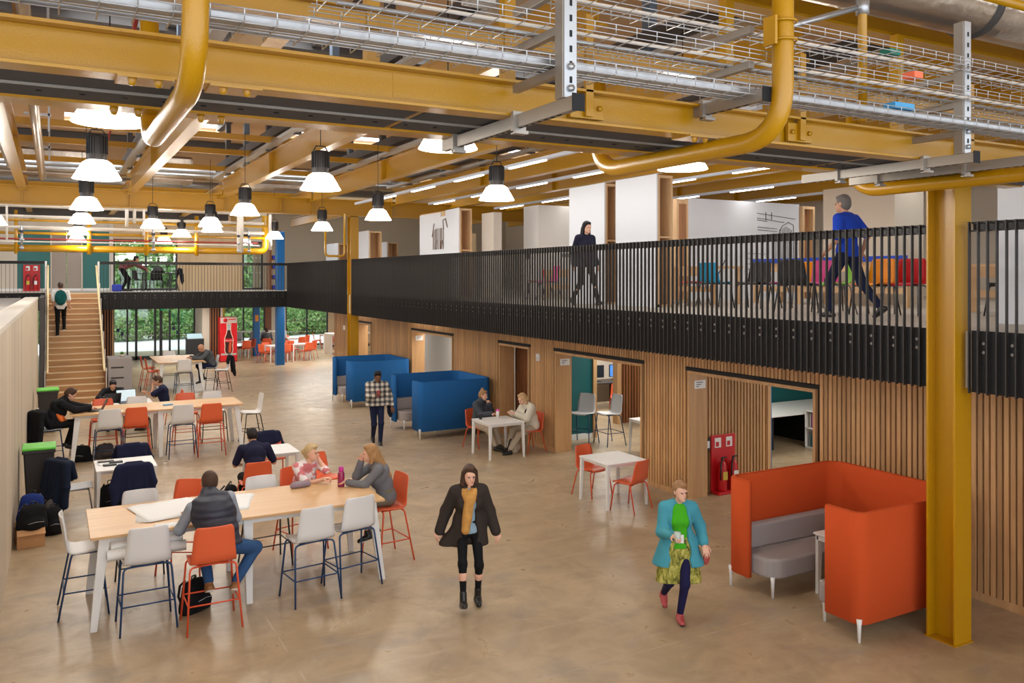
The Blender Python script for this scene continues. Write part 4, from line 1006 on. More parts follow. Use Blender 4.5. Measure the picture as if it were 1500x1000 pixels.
bin_('dark wheeled bin with a lime green lid beside the heap of bags', -.17, 15.5); bin_('dark wheeled bin with a green lid at the foot of the stairs', -.07, 23.3)
# items on the tables
def sheet(label, loc, rz, w, h, curl=.0, n=1, group=None, name='paper_sheet', cat='paper', m=None, th=.001):
    t = thing(name, label, cat, loc, rz, group)
    for k in range(n):
        q = MB(); a = (k-.5*n)*.10; P = []
        for i in range(13):
            r = []
            for j in range(7):
                u = i/12-.5; v = j/6-.5; x = u*w; y = v*h; z = .002+k*.003+curl*(max(0, abs(u)-.3)*.4+.02*math.sin(7*u+3*v+k))*(1 if curl else 0)
                r.append((x*math.cos(a)-y*math.sin(a), x*math.sin(a)+y*math.cos(a), max(z, .002+k*.003)))
            P.append(r)
        q.grid(P, True, True); q.build('sheet', m or m_paper, t).modifiers.new('s','SOLIDIFY').thickness = .0015
    return t
sheet('large white plans spread left of the gilet man on the nearest table', (1.22,10.62,1.0), .12, .72, .80, 0, 4)
sheet('large white plan lying right of the gilet man on the nearest table', (1.86,10.64,1.0), -.25, .60, .74, 0, 2)
sheet('loose sheet under the gilet man\'s left hand at the table edge', (1.15,9.99,1.0), .1, .3, .16, 0, 1)
t = thing('rolled_plans', 'bundle of rolled white plans lying on the white stool under the table edge', 'rolled plans', (1.0,9.98,.715), .02)
for i, (y, z, r, l) in enumerate(((-.06,.06,.055,.48),(.05,.055,.05,.46),(0,.145,.05,.44),(-.02,.005,.02,.5))):
    q = MB(); q.tube([(-l,y,z),(l*.65,y,z)], r, 16, False); q.tube([(-l*.98,y,z),(l*.63,y,z)], r*.7, 14, False); q.build('roll', m_paper, t)
m_case = mat('floral_case', (140,122,132), .8, var=.9, vscale=90)
t = thing('pencil_case', 'patterned pencil case lying on the nearest table near the blonde woman', 'pencil case', (2.86,10.93,1.0), .12)
npmesh('pouch', [surf([('e',(0,0,.035),(.14,.055,.038)),('c',(-.1,0,.035),(.1,0,.035),.036,.036)], .006, .02, [((0,0,.001),(0,0,-1))])], m_case, t)
q = MB(); q.tube([(-.13,0,.07),(0,.005,.078),(.13,0,.07)], .004, 5); q.build('zip', m_galv, t)
t = thing('water_bottle', 'translucent purple and red water bottle between the two women at the nearest table', 'bottle', (3.34,10.72,1.0))
m_bot = mat('purple_bottle', (150,30,80), .25, coat=.3)
q = MB(); q.lathe([(.042,0),(.045,.01),(.045,.16),(.036,.19),(.026,.2)], (0,0,0), 20); q.build('bottle_body', m_bot, t)
q = MB(); q.lathe([(.03,.2),(.033,.205),(.033,.25),(.024,.26)], (0,0,0), 18); q.build('cap', mat('magenta_cap', (190,40,140), .35), t)
t = thing('travel_cup', 'white cup with pink lid on the small table between the two women', 'cup', (8.42,15.92,.74))
q = MB(); q.lathe([(.028,0),(.036,.13)], (0,0,0), 18); q.build('cup_body', m_white, t); q = MB(); q.lathe([(.038,.13),(.038,.15),(.03,.17),(.0,.175)], (0,0,0), 18, False); q.build('lid', mat('pink_lid', (236,90,190), .4), t)
t = thing('drink_can', 'dark drink can by the padded jacket woman\'s arm on the small table', 'can', (7.98,15.86,.74)); q = MB(); q.lathe([(.028,0),(.033,.01),(.033,.11),(.027,.12)], (0,0,0), 16); q.build('can_body', m_blackp, t); q = MB(); q.lathe([(.027,.12),(.027,.123)], (0,0,0), 16); q.build('can_top', mat('purple_top',(110,60,150),.4), t)
def laptop(label, loc, rz, m=m_blackp, ang=.4, glow=None, s=1.):
    t = thing('laptop', label, 'laptop', loc, rz, 'open laptops'); w = .17*s; d = .12*s
    box1('keyboard_base', m, -w, w, -d, d, 0, .016, t, .003)
    M = Matrix.Translation((0,d,.014)) @ Matrix.Rotation(-ang, 4, 'X')
    q = MB(); q.box(-w, w, 0, .008, 0, .225*s, M); q.k = 1; q.box(-w+.01, w-.01, -.002, 0, .01, .215*s, M); q.build('screen', [m, mat('lit_screen', (190,205,210), .3, emit=(170,190,200), estr=.6) if glow else m_screen], t)
laptop('dark open laptop used by the man at the left end of the second table', (.78,19.25,1.0), -HP, m_blackp, .45, False, 1.1)
laptop('pale glowing laptop screen turned to the camera on the low white table', (1.62,22.05,.74), .15, m_blackp, .3, True, 1.3)
laptop('dark laptop in front of the hunched man on the low white table', (1.25,22.25,.74), PI+.2, m_blackp, .35, False, 1.1)
for i, (x, y, r, w, h, l) in enumerate(((1.15,21.95,.2,.5,.3,'papers at the left of the low white table'),(1.85,22.0,-.2,.3,.22,'papers at the right of the low white table'),(.85,15.05,.1,.4,.3,'printed sheets on the left half of the jacket table'),(1.2,18.98,.0,.22,.16,'small white sheet on the second long table'),(3.05,15.1,.2,.2,.2,'paper napkin on the navy polo man\'s table'),(3.75,29.4,.1,.5,.3,'papers in front of the grey jacketed reader'))):
    sheet(l, (x,y,.74 if i in (0,1,2,4) else 1.0), r, w, h, 0, 2 if i < 3 else 1)
for i, (x, y, w, m) in enumerate(((.78,15.12,.24,m_lamph),(.92,14.98,.2,m_screen),(.82,14.82,.2,m_blackp))):
    tag(box1('folder', m, x-w/2, x+w/2, y-.05, y+.05, .744, .765, None, .004), ['grey flat folder at the back left of the jacket table','dark slate folder in the middle of the pile on the jacket table','black folder at the front left of the jacket table'][i], 'folder', 'folders on the paper-strewn table')
tag(box1('tissue_pack', mat('pale_blue_pack', (90,160,205), .5), 2.1, 2.3, 19.28, 19.36, 1.0, 1.025, None, .006), 'pale blue packet lying on the second long table', 'packet')
t = thing('spray_bottle', 'clear bottle with blue cap beside the navy polo man', 'bottle', (3.05,14.72,.74)); q = MB(); q.lathe([(.04,0),(.042,.02),(.042,.2),(.02,.25)], (0,0,0), 16); q.build('bottle_body', mat('pale_bottle', (196,200,220), .2), t); q = MB(); q.lathe([(.022,.25),(.022,.285)], (0,0,0), 12); q.build('cap', mat('blue_cap', (60,70,150), .4), t)
t = thing('coffee_mug', 'small mug at the left of the low white table', 'mug', (1.05,22.4,.74)); q = MB(); q.lathe([(.035,0),(.04,.09)], (0,0,0), 16); q.build('mug_body', m_white, t)
# grey shelf unit near the stairs
t = thing('recycling_unit', 'tall grey recycling unit beside the foot of the stairs with a plant on top', 'cabinet', (1.83,29.0,0))
box1('carcass', mat('warm_grey_laminate', (150,144,142), .5), -.3, .38, -.5, .5, 0, 1.25, t, .01)
for z in (.3,.62,.94): box1('slot', m_lamph, -.22, .14, -.505, -.495, z, z+.05, t)
box1('red_edge', m_red, .381, .386, -.3, .3, .5, .85, t)
t = thing('potted_plant', 'small green plant on top of the grey recycling unit', 'plant', (1.95,28.9,1.25)); q = MB(); q.lathe([(.05,0),(.07,.08)], (0,0,0), 12); q.build('pot', m_whtp, t)
q = MB()
for i in range(40):
    a = rng.uniform(0,6.28); e = rng.uniform(.3,1.4); l = rng.uniform(.06,.13); d = Vector((math.cos(a)*math.cos(e),math.sin(a)*math.cos(e),math.sin(e))); s_ = Vector((-d.y,d.x,0)).normalized()*.018
    b = Vector((0,0,.08)); q.add([b, b+d*l*.5+s_, b+d*l, b+d*l*.5-s_], [(0,1,2,3)])
q.build('foliage', mat('leaf_green', (96,140,50), .6), t)
# vending machine
t = thing('vending_machine', 'tall red vending machine with a cola bottle picture beside the slatted wall end', 'vending machine', (6.9,38.55,0))
m_vred = mat('vending_red', (208,20,30), .35, coat=.2)
box1('cabinet', m_vred, -.36, .36, 0, .7, 0, 1.98, t, .015); box1('header', mat('vending_header', (200,180,170), .4), -.355, .355, -.01, .0, 1.72, 1.97, t)
q = MB(); q.tube([(-.15,-.02,1.85),(-.15,-.005,1.85)], .09, 20); q.build('header_badge', m_red, t); q = MB(); q.box(-.03,.3,-.014,-.01,1.86,1.9).box(-.22,-.08,-.026,-.02,1.835,1.865); q.build('header_lettering', m_vred, t)
def outl(k, e=0.):
    pr = [(a*1.22,b*1.4) for a, b in [(0,.055),(.06,.10),(.16,.115),(.3,.105),(.42,.118),(.52,.12),(.62,.1),(.74,.062),(.84,.045),(.98,.045),(1.0,.05),(1.08,.05)]]
    L_ = [(-w_-e, z*1.0-(e if i == 0 else -e if i == len(pr)-1 else 0)) for i, (z, w_) in enumerate(pr)]
    return L_+[(-x, z) for x, z in reversed(L_)]
MY = lambda y, z: Matrix(((1,0,0,.0),(0,0,-1,y),(0,1,0,z),(0,0,0,1)))
q = MB(); q.prism(outl(1,.03), .005, .008, MY(0,.36)); q.build('bottle_outline', mat('pale_outline', (240,200,180), .4), t)
q = MB(); q.prism(outl(1), .009, .012, MY(0,.36)); q.build('bottle_picture', mat('cola_brown', (54,22,18), .3, var=.4, vscale=8), t)
q = MB(); q.prism([(-.02,.04),(.10,.06),(.12,.5),(.03,.62),(-.01,.3)], .013, .014, MY(0,.36)); q.build('bottle_highlight', mat('cola_orange', (196,80,50), .3), t)
q = MB(); q.prism([(-.062,1.05),(.062,1.05),(.062,1.31),(-.062,1.31)], .013, .015, MY(0,.36)); q.build('bottle_cap_picture', mat('glass_neck', (160,176,172), .3), t)
box1('bottle_label_band', m_red, -.16, .16, -.02, -.014, .88, 1.03, t)
box1('ice_strip', mat('ice_grey', (180,176,170), .4), -.33, .33, -.012, -.005, .3, .38, t); box1('plinth', m_slot, -.36, .36, -.0, .69, -.0, .03, t)
cu = bpy.data.curves.new('label_script', 'FONT'); cu.body = 'Coca-Cola'; cu.size = .085; cu.shear = .4; cu.align_x = 'CENTER'; cu.extrude = .001
to = bpy.data.objects.new('label_script', cu); COL.objects.link(to); to.parent = t; to.location = (0,-.024,.925); to.rotation_euler = (HP,0,0); cu.materials.append(m_white)
bpy.context.view_layer.update(); dg = bpy.context.evaluated_depsgraph_get(); me = bpy.data.meshes.new_from_object(to.evaluated_get(dg)); bpy.data.objects.remove(to)
to = bpy.data.objects.new('label_script', me); COL.objects.link(to); to.parent = t; to.location = (0,-.024,.925); to.rotation_euler = (HP,0,0)
# dark litter bins near the doors
t = thing('leaflet_stand', 'black leaflet stand with pale brochures beside the right glass door', 'stand', (5.45,38.4,0)); box1('cabinet', m_blackp, -.35, .35, -.25, .25, 0, 1.1, t, .02)
for i in range(3):
    q = MB(); q.box(-.3,.3,-.1+i*.1,-.095+i*.1,1.1,1.2+i*.05); q.build('brochure_row', mat('pale_brochure', (170,196,206), .5), t)
# ================================================================== CAFÉ BEYOND
def cafe_set(x, y, rz, n, lb, w=.8):
    white_table('white café table %s' % lb, x, y, w, .74, 'café tables beyond the columns', rz)
    for k in range(n):
        a = rz+k*2*PI/n+.3; px_ = x+math.sin(a)*(w*.5+.18); py_ = y-math.cos(a)*(w*.5+.18)
        seat('c','orange','orange',(px_,py_),a,'orange café chair %s, %s' % (lb, ['front','right','rear','left'][k*4//n]),'café chairs beyond the columns')
cafe_set(8.75,37.6,.1,4,'just behind the round-cornered blue column'); cafe_set(9.9,38.0,.0,4,'right of the round-cornered blue column'); cafe_set(7.7,40.6,0,4,'beside the vending machine'); cafe_set(10.6,41.8,0,4,'in front of the right-hand garden window'); cafe_set(12.8,43.2,0,3,'far right near the counter')
for i, (x, y) in enumerate(((8.3,42.6),(9.6,42.4))):
    t = thing('high_table', 'white high table near the café windows, %s one' % ['left','right'][i], 'table', (x,y,0), 0, 'high café tables'); box1('tabletop', m_white, -.6, .6, -.4, .4, 1.05, 1.08, t)
    for sx in (-.5,.5): box1('leg', m_wpow, sx-.05, sx+.05, -.3, .3, 0, 1.05, t)
    for k, sx in enumerate((-.4,.4)): seat('s','grey','grey',(x+sx,y-.55),0,'grey high stool at the %s high café table, %s one' % (['left','right'][i],['left','right'][k]),'grey high stools in the café')
t = thing('serving_counter', 'white framed counter with bottles at the right end of the café', 'counter', (12.4,40.3,0))
box1('worktop', m_whtp, -.55, 1.6, -.5, .5, .92, 1.0, t, .01); box1('end_panel', m_whtp, -.55, -.43, -.5, .5, 0, .92, t); box1('shelf', m_blackp, -.43, 1.6, -.4, .4, .35, .39, t); box1('rear_panel', m_glass, -.43, 1.6, .44, .46, .4, .92, t)
for i, (x, h_, m) in enumerate(((.1,.28,m_blackp),(.55,.42,m_blackp),(.75,.3,m_redp))):
    t = thing('sauce_bottle', 'dark bottle on the café counter, %s' % ['left','tall middle','right'][i], 'bottle', (12.4+x,40.2,1.0), 0, 'bottles on the café counter'); q = MB(); q.lathe([(.05,0),(.055,.02),(.055,h_*.6),(.02,h_*.8),(.02,h_)], (0,0,0), 12); q.build('bottle_body', m, t)
for i, (x, m, w_, nm) in enumerate(((7.4,(206,180,30),.55,'yellow'),(6.95,(226,120,80),.3,'orange'),(11.7,(236,236,236),.42,'white'))):
    tag(box1('banner', mat('banner_%d' % i, m, .7), x, x+w_, 45.55, 45.57, 1.15 if i == 0 else 1.7 if i == 1 else 2.1, 2.55), '%s paper banner hanging inside the café window' % nm, 'banner')
# ================================================================== ROOMS SEEN THROUGH THE OPENINGS
seat('s','white','blue',(10.5,15.75),HP+.5,'white bar stool with blue legs before the teal wall, partly behind the oak reveal','stools by the teal wall')
seat('s','white','blue',(10.98,15.4),-.55-HP*.2+2.4,'white bar stool with blue legs at the right edge of the teal wall','stools by the teal wall')
white_table('narrow white table with blue cards inside the teal room', 11.3, 14.05, 1.0, .74, None, 0, .8)
for i in range(2): tag(box1('blue_card', mat('card_blue', (50,130,180), .5), 10.95+i*.3, 11.17+i*.3, 13.8, 13.95, .742, .75), '%s blue card on the narrow white table in the teal room' % ['left','right'][i], 'card', 'blue cards on the white table')
t = thing('computer_desk', 'black computer desk with trailing cables deep in the teal room', 'desk', (14.1,19.9,0)); box1('desktop', m_lamph, -1.0, 1.2, -.4, .4, .72, .75, t)
for x in (-.7,.35): box1('leg', m_blackp, x-.04, x+.04, -.3, .3, 0, .72, t)
box1('modesty_panel', m_cream, -.95, 1.15, .3, .34, .1, .7, t)
for i, x in enumerate((-.35,.4)):
    t = thing('monitor', 'black computer monitor on the desk, %s one' % ['left blank','right with a blue picture'][i], 'monitor', (14.1+x,19.95,.75), 0, 'computer monitors'); box1('screen', m_blackp, -.28, .28, -.02, .02, .1, .46, t, .005)
    box1('display', m_screen if i == 0 else mat('blue_display', (60,110,190), .3, emit=(60,120,200), estr=.8, var=.5, vscale=9), -.26, .26, -.024, -.02, .12, .44, t); box1('stand', m_blackp, -.03, .03, -.02, .03, 0, .2, t); box1('foot', m_blackp, -.12, .12, -.1, .1, 0, .015, t)
seat('c','orange','orange',(13.6,18.6),2.6,'orange chair in front of the black computer desk','orange chairs inside the rooms')
t = thing('office_desk', 'long white desk against the teal office wall behind the orange booth', 'desk', (14.1,13.85,0)); box1('desktop', m_white, -1.9, 2.4, -.75, .7, .715, .745, t, .004)
for x in (-1.8,-.4,1,2.3): box1('leg', m_blackp, x-.03, x+.03, -.7, .6, 0, .715, t)
box1('back_panel', m_slot, -1.9, 2.4, .62, .65, .1, .7, t); box1('power_box', mat('yellow_socket', (190,170,90), .5), .2, .45, .59, .62, .45, .55, t)
t = thing('bookcase', 'low white bookcase with books behind the office opening', 'bookcase', (14.75,12.5,0))
for z in (0,.42,.80): box1('shelf', m_white, -.18, .18, -.55, .55, z, z+.025, t)
for y in (-.55,.53): box1('side_panel', m_white, -.18, .18, y, y+.02, 0, .825, t)
box1('back_panel', m_white, .16, .18, -.55, .55, 0, .82, t)
bc = [(190,60,80),(120,40,120),(60,90,150),(30,110,120),(200,190,180),(60,60,60),(150,150,150),(210,90,60)]
BK = {}
for z, zz in ((.025,'lower'),(.445,'upper')):
    y = -.5; k = 0
    while y < .45:
        w_ = rng.uniform(.025,.05); h_ = rng.uniform(.24,.32); ci = (k*3+int(z*10)) % 8
        o = thing('book', '%s book on the %s shelf of the low white bookcase' % (['red','purple','blue','teal','pale','charcoal','grey','orange'][ci], zz), 'book', (14.72,12.5+y,z), 0, 'books in the low white bookcase')
        box1('cover', mat('book_%d' % ci, bc[ci], .6), -.1, .1, 0, w_-.004, 0, h_, o); y += w_+rng.uniform(.002,.03); k += 1
# fire extinguishers
def ext_stand(label, loc, rz=0, s=1.):
    t = thing('extinguisher_stand', label, 'extinguisher stand', loc, rz, 'red extinguisher stands')
    box1('back_board', m_red, -.28*s, .28*s, 0, .03, .0, 1.0*s, t, .01); box1('tray', m_red, -.28*s, .28*s, -.2, .03, 0, .05, t, .01)
    for sx in (-.13,.13): box1('sign_plate', m_white, (sx-.07)*s, (sx+.07)*s, -.006, 0, .78*s, .95*s, t); q = MB(); q.box((sx-.05)*s,(sx+.02)*s,-.009,-.006,.8*s,.88*s); q.build('sign_pictogram', m_red, t)
    for i, sx in enumerate((-.12,.13)):
        e = thing('fire_extinguisher', 'red fire extinguisher, %s one on the %s' % (['left','right'][i], 'stand by the office opening' if loc[2] < 1 else 'stand up on the landing'), 'fire extinguisher', (loc[0]+sx*s, loc[1]-.1, loc[2]+.05), 0, 'red fire extinguishers')
        q = MB(); q.lathe([(.07*s,0),(.078*s,.02),(.078*s,.42*s),(.05*s,.49*s),(.02,.52*s)], (0,0,0), 20); q.build('cylinder_body', m_red, e)
        q = MB(); q.lathe([(.022,.52*s),(.022,.56*s)], (0,0,0), 10); q.box(-.01,.09*s,-.012,.012,.56*s,.58*s); q.build('valve_head', m_blackp, e)
        q = MB(); q.tube([(0,-.02,.54*s),(-.07,-.05,.5*s),(-.09,-.05,.2*s)], .011, 8); q.build('hose', m_blackp, e)
        q = MB(); q.box(-.05*s,.05*s,-.081*s,-.076*s,.2*s,.34*s); q.build('instruction_label', m_white if i else mat('yellow_label', (210,180,60), .5), e)
ext_stand('red board stand with two extinguishers beside the office opening', (10.32,11.05,0)); ext_stand('red board stand with extinguishers by the teal wall above the stairs', (-.68,38.4,FT), 0, 1.05)
t = thing('wall_socket', 'framed white square panel on the slats left of the red extinguisher stand', 'socket', (9.96,11.07,.85)); box1('frame', m_blackp, -.07, .07, -.012, .02, -.1, .1, t); box1('plate', m_white, -.045, .045, -.018, -.012, -.06, .06, t)
seat('c','white','black',(10.6,22.4),.6,'white chair inside the whiteboard room behind the nearer blue booth')
# ================================================================== ON THE MEZZANINE
def cabinet(label, x, y0, y1, top, dep=.38, notch=False, low=FT):
    t = thing('display_cabinet', label, 'cabinet', (x,y0,low), 0, 'tall white-backed plywood cabinets'); L_ = y1-y0; h = top-low
    q = MB()
    if notch: M = Matrix(((0,0,1,0),(1,0,0,0),(0,1,0,0),(0,0,0,1))); q.prism([(0,0),(L_,0),(L_,h-.05),(L_*.44,h-.05),(L_*.44,h-.17),(L_*.32,h-.17),(L_*.32,h-.02),(0,h-.0)][::1], 0, .03, M)
    else: q.box(0,.03,0,L_,0,h)
    q.build('white_panel', m_wpan, t)
    q = MB(); q.box(.03,dep,0,.04,0,.05).box(.03,.08,0,L_,0,h-.02).box(dep-.04,dep,0,L_,0,h-.02).box(.08,dep-.04,0,L_,h-.07,h-.02).box(.08,dep-.04,0,L_,h*.52,h*.52+.03).box(.08,dep-.04,.5,.53,0,h-.05); q.build('plywood_frame', m_ply, t)
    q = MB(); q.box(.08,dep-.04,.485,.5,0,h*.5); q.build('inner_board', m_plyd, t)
    return t
c0 = cabinet('tall white notched cabinet with a shirt and basket relief', 9.72, 20.65, 23.4, 5.65, .4, True)
q = MB()
for (y, z, a, l) in ((1.05,2.1,.0,.0),): pass
def strip(mb, y0, z0, y1, z1, w_=.022): mb.bar((-.012,y0,z0),(-.012,y1,z1), w_, .02, (1,0,0))
for y in (1.0,1.12,1.22,1.36,1.48,1.58,1.70): strip(q, y, 1.35, y, 1.95-.02*(y > 1.5))
strip(q,1.78,1.72,1.64,2.1); strip(q,.72,1.95,.85,2.2); strip(q,.85,2.2,1.02,2.16); strip(q,1.02,2.16,.98,1.9)
strip(q,1.15,1.35,1.2,1.6); strip(q,1.5,1.35,1.45,1.62); strip(q,1.0,1.4,1.08,1.6); q.build('shirt_relief', mat('brown_relief', (120,100,84), .6), c0)
q = MB(); strip(q,.9,.95,2.05,.88,.03); strip(q,.98,.9,1.05,.2); strip(q,1.95,.86,1.85,.2)
for k in range(14): strip(q, 1.02+k*.065, .92, 1.06+k*.06, .25, .008)
for k in range(5): strip(q, .98, .8-k*.12, 1.95, .78-k*.12, .008)
q.build('basket_relief', mat('grey_relief', (140,136,132), .6), c0)
cabinet('tall white cabinet behind the walking woman in black', 9.72, 13.8, 15.1, 5.65)
cabinet('tall white cabinet right of the walking woman, nearest of the row', 9.72, 12.15, 13.42, 5.65)
cabinet('white cabinet farther along, just right of the far yellow column', 9.8, 28.3, 29.6, 5.4, .5)
cabinet('white cabinet left of the far yellow column in the distance', 10.6, 34.5, 36.2, 5.2, .5)
cabinet('narrow white cabinet seen between two thin yellow pipes', 11.2, 30.2, 31.4, 5.1, .45)
t = thing('partition_panel', 'wide white partition with a black line drawing of pipes and an arched door', 'partition', (0,15.5,FT))
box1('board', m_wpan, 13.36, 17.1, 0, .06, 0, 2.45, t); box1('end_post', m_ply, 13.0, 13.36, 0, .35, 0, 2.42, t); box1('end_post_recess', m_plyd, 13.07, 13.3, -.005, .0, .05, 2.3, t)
q = MB()
def ln(x0, z0, x1, z1, w_=.018): q.bar((x0,-.005,z0),(x1,-.005,z1), .008, w_, (0,1,0))
ln(15.6,2.17,16.95,2.06); ln(15.6,2.05,16.55,1.96); ln(15.6,2.0,15.95,1.97); ln(15.62,1.82,16.3,1.79); ln(15.62,1.75,16.3,1.72); ln(15.62,1.62,16.3,1.63)
for x in (15.8,16.0,16.25): ln(x,1.62,x,1.0,.01)
for x in (15.9,16.1): ln(x,2.2,x,2.0,.02)
ln(16.38,1.3,16.38,1.75); ln(16.38,1.75,16.5,1.88); ln(16.5,1.88,16.7,1.97); ln(16.7,1.97,16.88,1.9); ln(16.88,1.9,16.88,.6)
for k in range(9): ln(16.42+k*.05,.7,16.42+k*.05,1.78+min(k,8-k)*.02,.006)
for k in range(6): ln(15.2,.5+k*.13,15.9,.49+k*.13,.01)
ln(15.9,.6,16.3,1.0,.02); ln(15.5,.4,15.7,.9,.02); ln(16.3,.9,16.9,.95,.01); ln(14.1,.3,14.6,1.1,.04); q.build('line_drawing', m_slot, t)
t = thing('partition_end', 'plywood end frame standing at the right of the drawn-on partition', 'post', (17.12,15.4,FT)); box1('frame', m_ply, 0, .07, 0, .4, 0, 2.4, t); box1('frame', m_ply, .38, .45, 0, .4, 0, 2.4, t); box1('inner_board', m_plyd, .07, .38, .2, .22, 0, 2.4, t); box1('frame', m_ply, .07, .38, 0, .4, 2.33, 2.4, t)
def wbox(label, x0, x1, y0, y1, z1, m=None, cat='white room block'):
    t = thing('white_block', label, cat, ((x0+x1)/2,(y0+y1)/2,FT)); box1('body', m or m_wwall, -(x1-x0)/2, (x1-x0)/2, -(y1-y0)/2, (y1-y0)/2, 0, z1-FT, t); return t
wbox('tall plain white block behind the man in the blue shirt', 14.7, 15.6, 10.9, 12.66, 5.65, m_cream)
w_ = wbox('white walled room with small vents behind the row of cabinets', 11.5, 15.5, 19.4, 20.2, 5.7)
box1('vent', m_legc, -1.25, -.95, -.405, -.4, 1.1, 1.2, w_); box1('vent', m_blackp, -2.005, -2.0, .1, .25, 1.05, 1.2, w_)
wbox('plain white block at the right edge, above the balustrade', 9.9, 12, 2.5, 5.95, 5.1, m_wpan)
wbox('blue-grey block seen right of the near column', 13.5, 17, 5.2, 7.6, 4.7, mat('blue_grey_block', (110,122,136), .5), 'block')
wbox('pale panel room far behind the basket cabinet', 11.9, 13.6, 27.4, 28.2, 5.35, m_pale, 'room block')
wbox('white board just right of the basket cabinet', 10.4, 10.65, 19.9, 20.6, 5.5, m_whtp, 'board')
# workbenches and coloured chairs
def bench(label, x0, x1, y0, y1, z, blue=False):
    t = thing('workbench', label, 'workbench', ((x0+x1)/2,(y0+y1)/2,FT), 0, 'plywood workbenches'); hx = (x1-x0)/2; hy = (y1-y0)/2; h = z-FT
    box1('worktop', m_ply, -hx, hx, -hy, hy, h-.05, h, t)
    if blue: box1('blue_edge', mat('blue_vice_strip', (16,66,180), .5), -hx-.02, -hx, -hy, hy, h-.02, h+.08, t)
    n_ = max(2, int((y1-y0)/1.2)+1)
    for i in range(n_):
        y = -hy+.08+(2*hy-.16)*i/(n_-1)
        for sx in (-1,1): q = MB(); q.box(sx*(hx-.08)-.04, sx*(hx-.08)+.04, y-.045, y+.045, 0, h-.05); q.build('leg', m_ply, t)
    box1('stretcher', m_ply, -hx+.05, -hx+.09, -hy+.1, hy-.1, .25, .36, t); box1('apron', m_ply, -hx+.02, -hx+.05, -hy+.05, hy-.05, h-.2, h-.05, t)
bench('plywood workbench with a blue edge strip behind the coloured chairs', 13.3, 14.2, 9.6, 13.4, 4.06, True)
bench('plywood workbench in the middle of the mezzanine behind the fins', 11.7, 12.5, 12.8, 16.2, 3.98)
bench('plywood workbench farther left beyond the walking woman', 11.4, 12.3, 17.4, 19.0, 3.95)
bench('low plywood bench at the right beyond the near column', 12.2, 13.0, 5.8, 8.2, 3.95)
CG = 'coloured plastic chairs on the mezzanine'
for i, (c, x, y, r, l) in enumerate((('green',10.45,8.75,.9,'lime green plastic chair beside the man in the blue shirt'),('amber',10.6,8.2,1.6,'amber plastic chair just right of the man in the blue shirt'),('red',10.9,7.9,1.8,'red plastic chair right of the amber one on the mezzanine'),('pink',10.9,9.3,2.4,'pink plastic chair behind the lime green one'),
      ('red',11.0,12.6,1.2,'red plastic chair seen through the fins below the drawn-on partition'),('cyan',11.0,12.0,-1.4,'cyan plastic chair seen through the fins'),('black',10.9,10.9,1.8,'dark grey chair with its back to the balustrade, middle of the mezzanine'),('pink',11.5,11.0,.4,'pink plastic chair behind the dark grey one'),('amber',11.9,10.6,-.8,'orange plastic chair by the middle workbench'),
      ('black',10.2,9.3,-1.2,'black chair left of the lime green one on the mezzanine'),('pink',10.6,17.4,1.4,'pink plastic chair far along the mezzanine left of the walking woman'),('red',10.6,18.0,1.0,'red plastic chair far along the mezzanine'),('black',11.9,7.0,.2,'folding black chair seen right of the near column'))):
    seat('c',c,'black' if c in ('black','cyan') or i % 2 else 'grey',(x,y),r,l,CG,FT)
for i, (x, y) in enumerate(((3.1,36.6),(3.75,36.9),(4.35,36.7))): seat('c','black','black',(x,y),[-1.2,0.,1.4][i],'black chair on the landing by the upper window, %s' % ['left','middle','right'][i],'black chairs on the landing',FT)
t = thing('landing_table', 'dark table on the landing under the leaning man', 'table', (3.7,36.2,FT)); box1('tabletop', m_blackp, -.55, .55, -.35, .35, .7, .73, t)
for sx in (-.5,.5):
    for sy in (-.3,.3): box1('leg', m_blackp, sx-.02, sx+.02, sy-.02, sy+.02, 0, .7, t)
backpack('dark bag lying on the landing table', (3.75,36.2,FT+.73), .3, .4, .26, .24, m_blackp)
coat('dark coat hanging over the right-hand chair on the landing', (4.62,36.65,FT+.9), 1.4, .4, .6, m_blkj)
tag(box1('blue_bag', mat('royal_blue_bag', (40,60,180), .6), 2.05, 2.4, 35.6, 35.85, FT, FT+.28, None, .05), 'royal blue bag on the landing floor at the leaning man\'s feet', 'bag')
t = thing('bookshelf', 'timber framed bookshelf beside the blue column on the landing', 'bookshelf', (8.6,37.2,FT)); box1('side_panel', m_oakd, -.3, -.2, -.3, .3, 0, 2.6, t); box1('side_panel', m_oakd, .15, .2, -.3, .3, 0, 2.6, t)
for z in (0,.45,.9,1.3): box1('shelf', m_oakd, -.2, .15, -.3, .3, z, z+.04, t); box1('box_file', mat('royal_blue_bag', (40,60,180), .6), -.15, .12, -.25, .2, z+.04, z+.2, t)
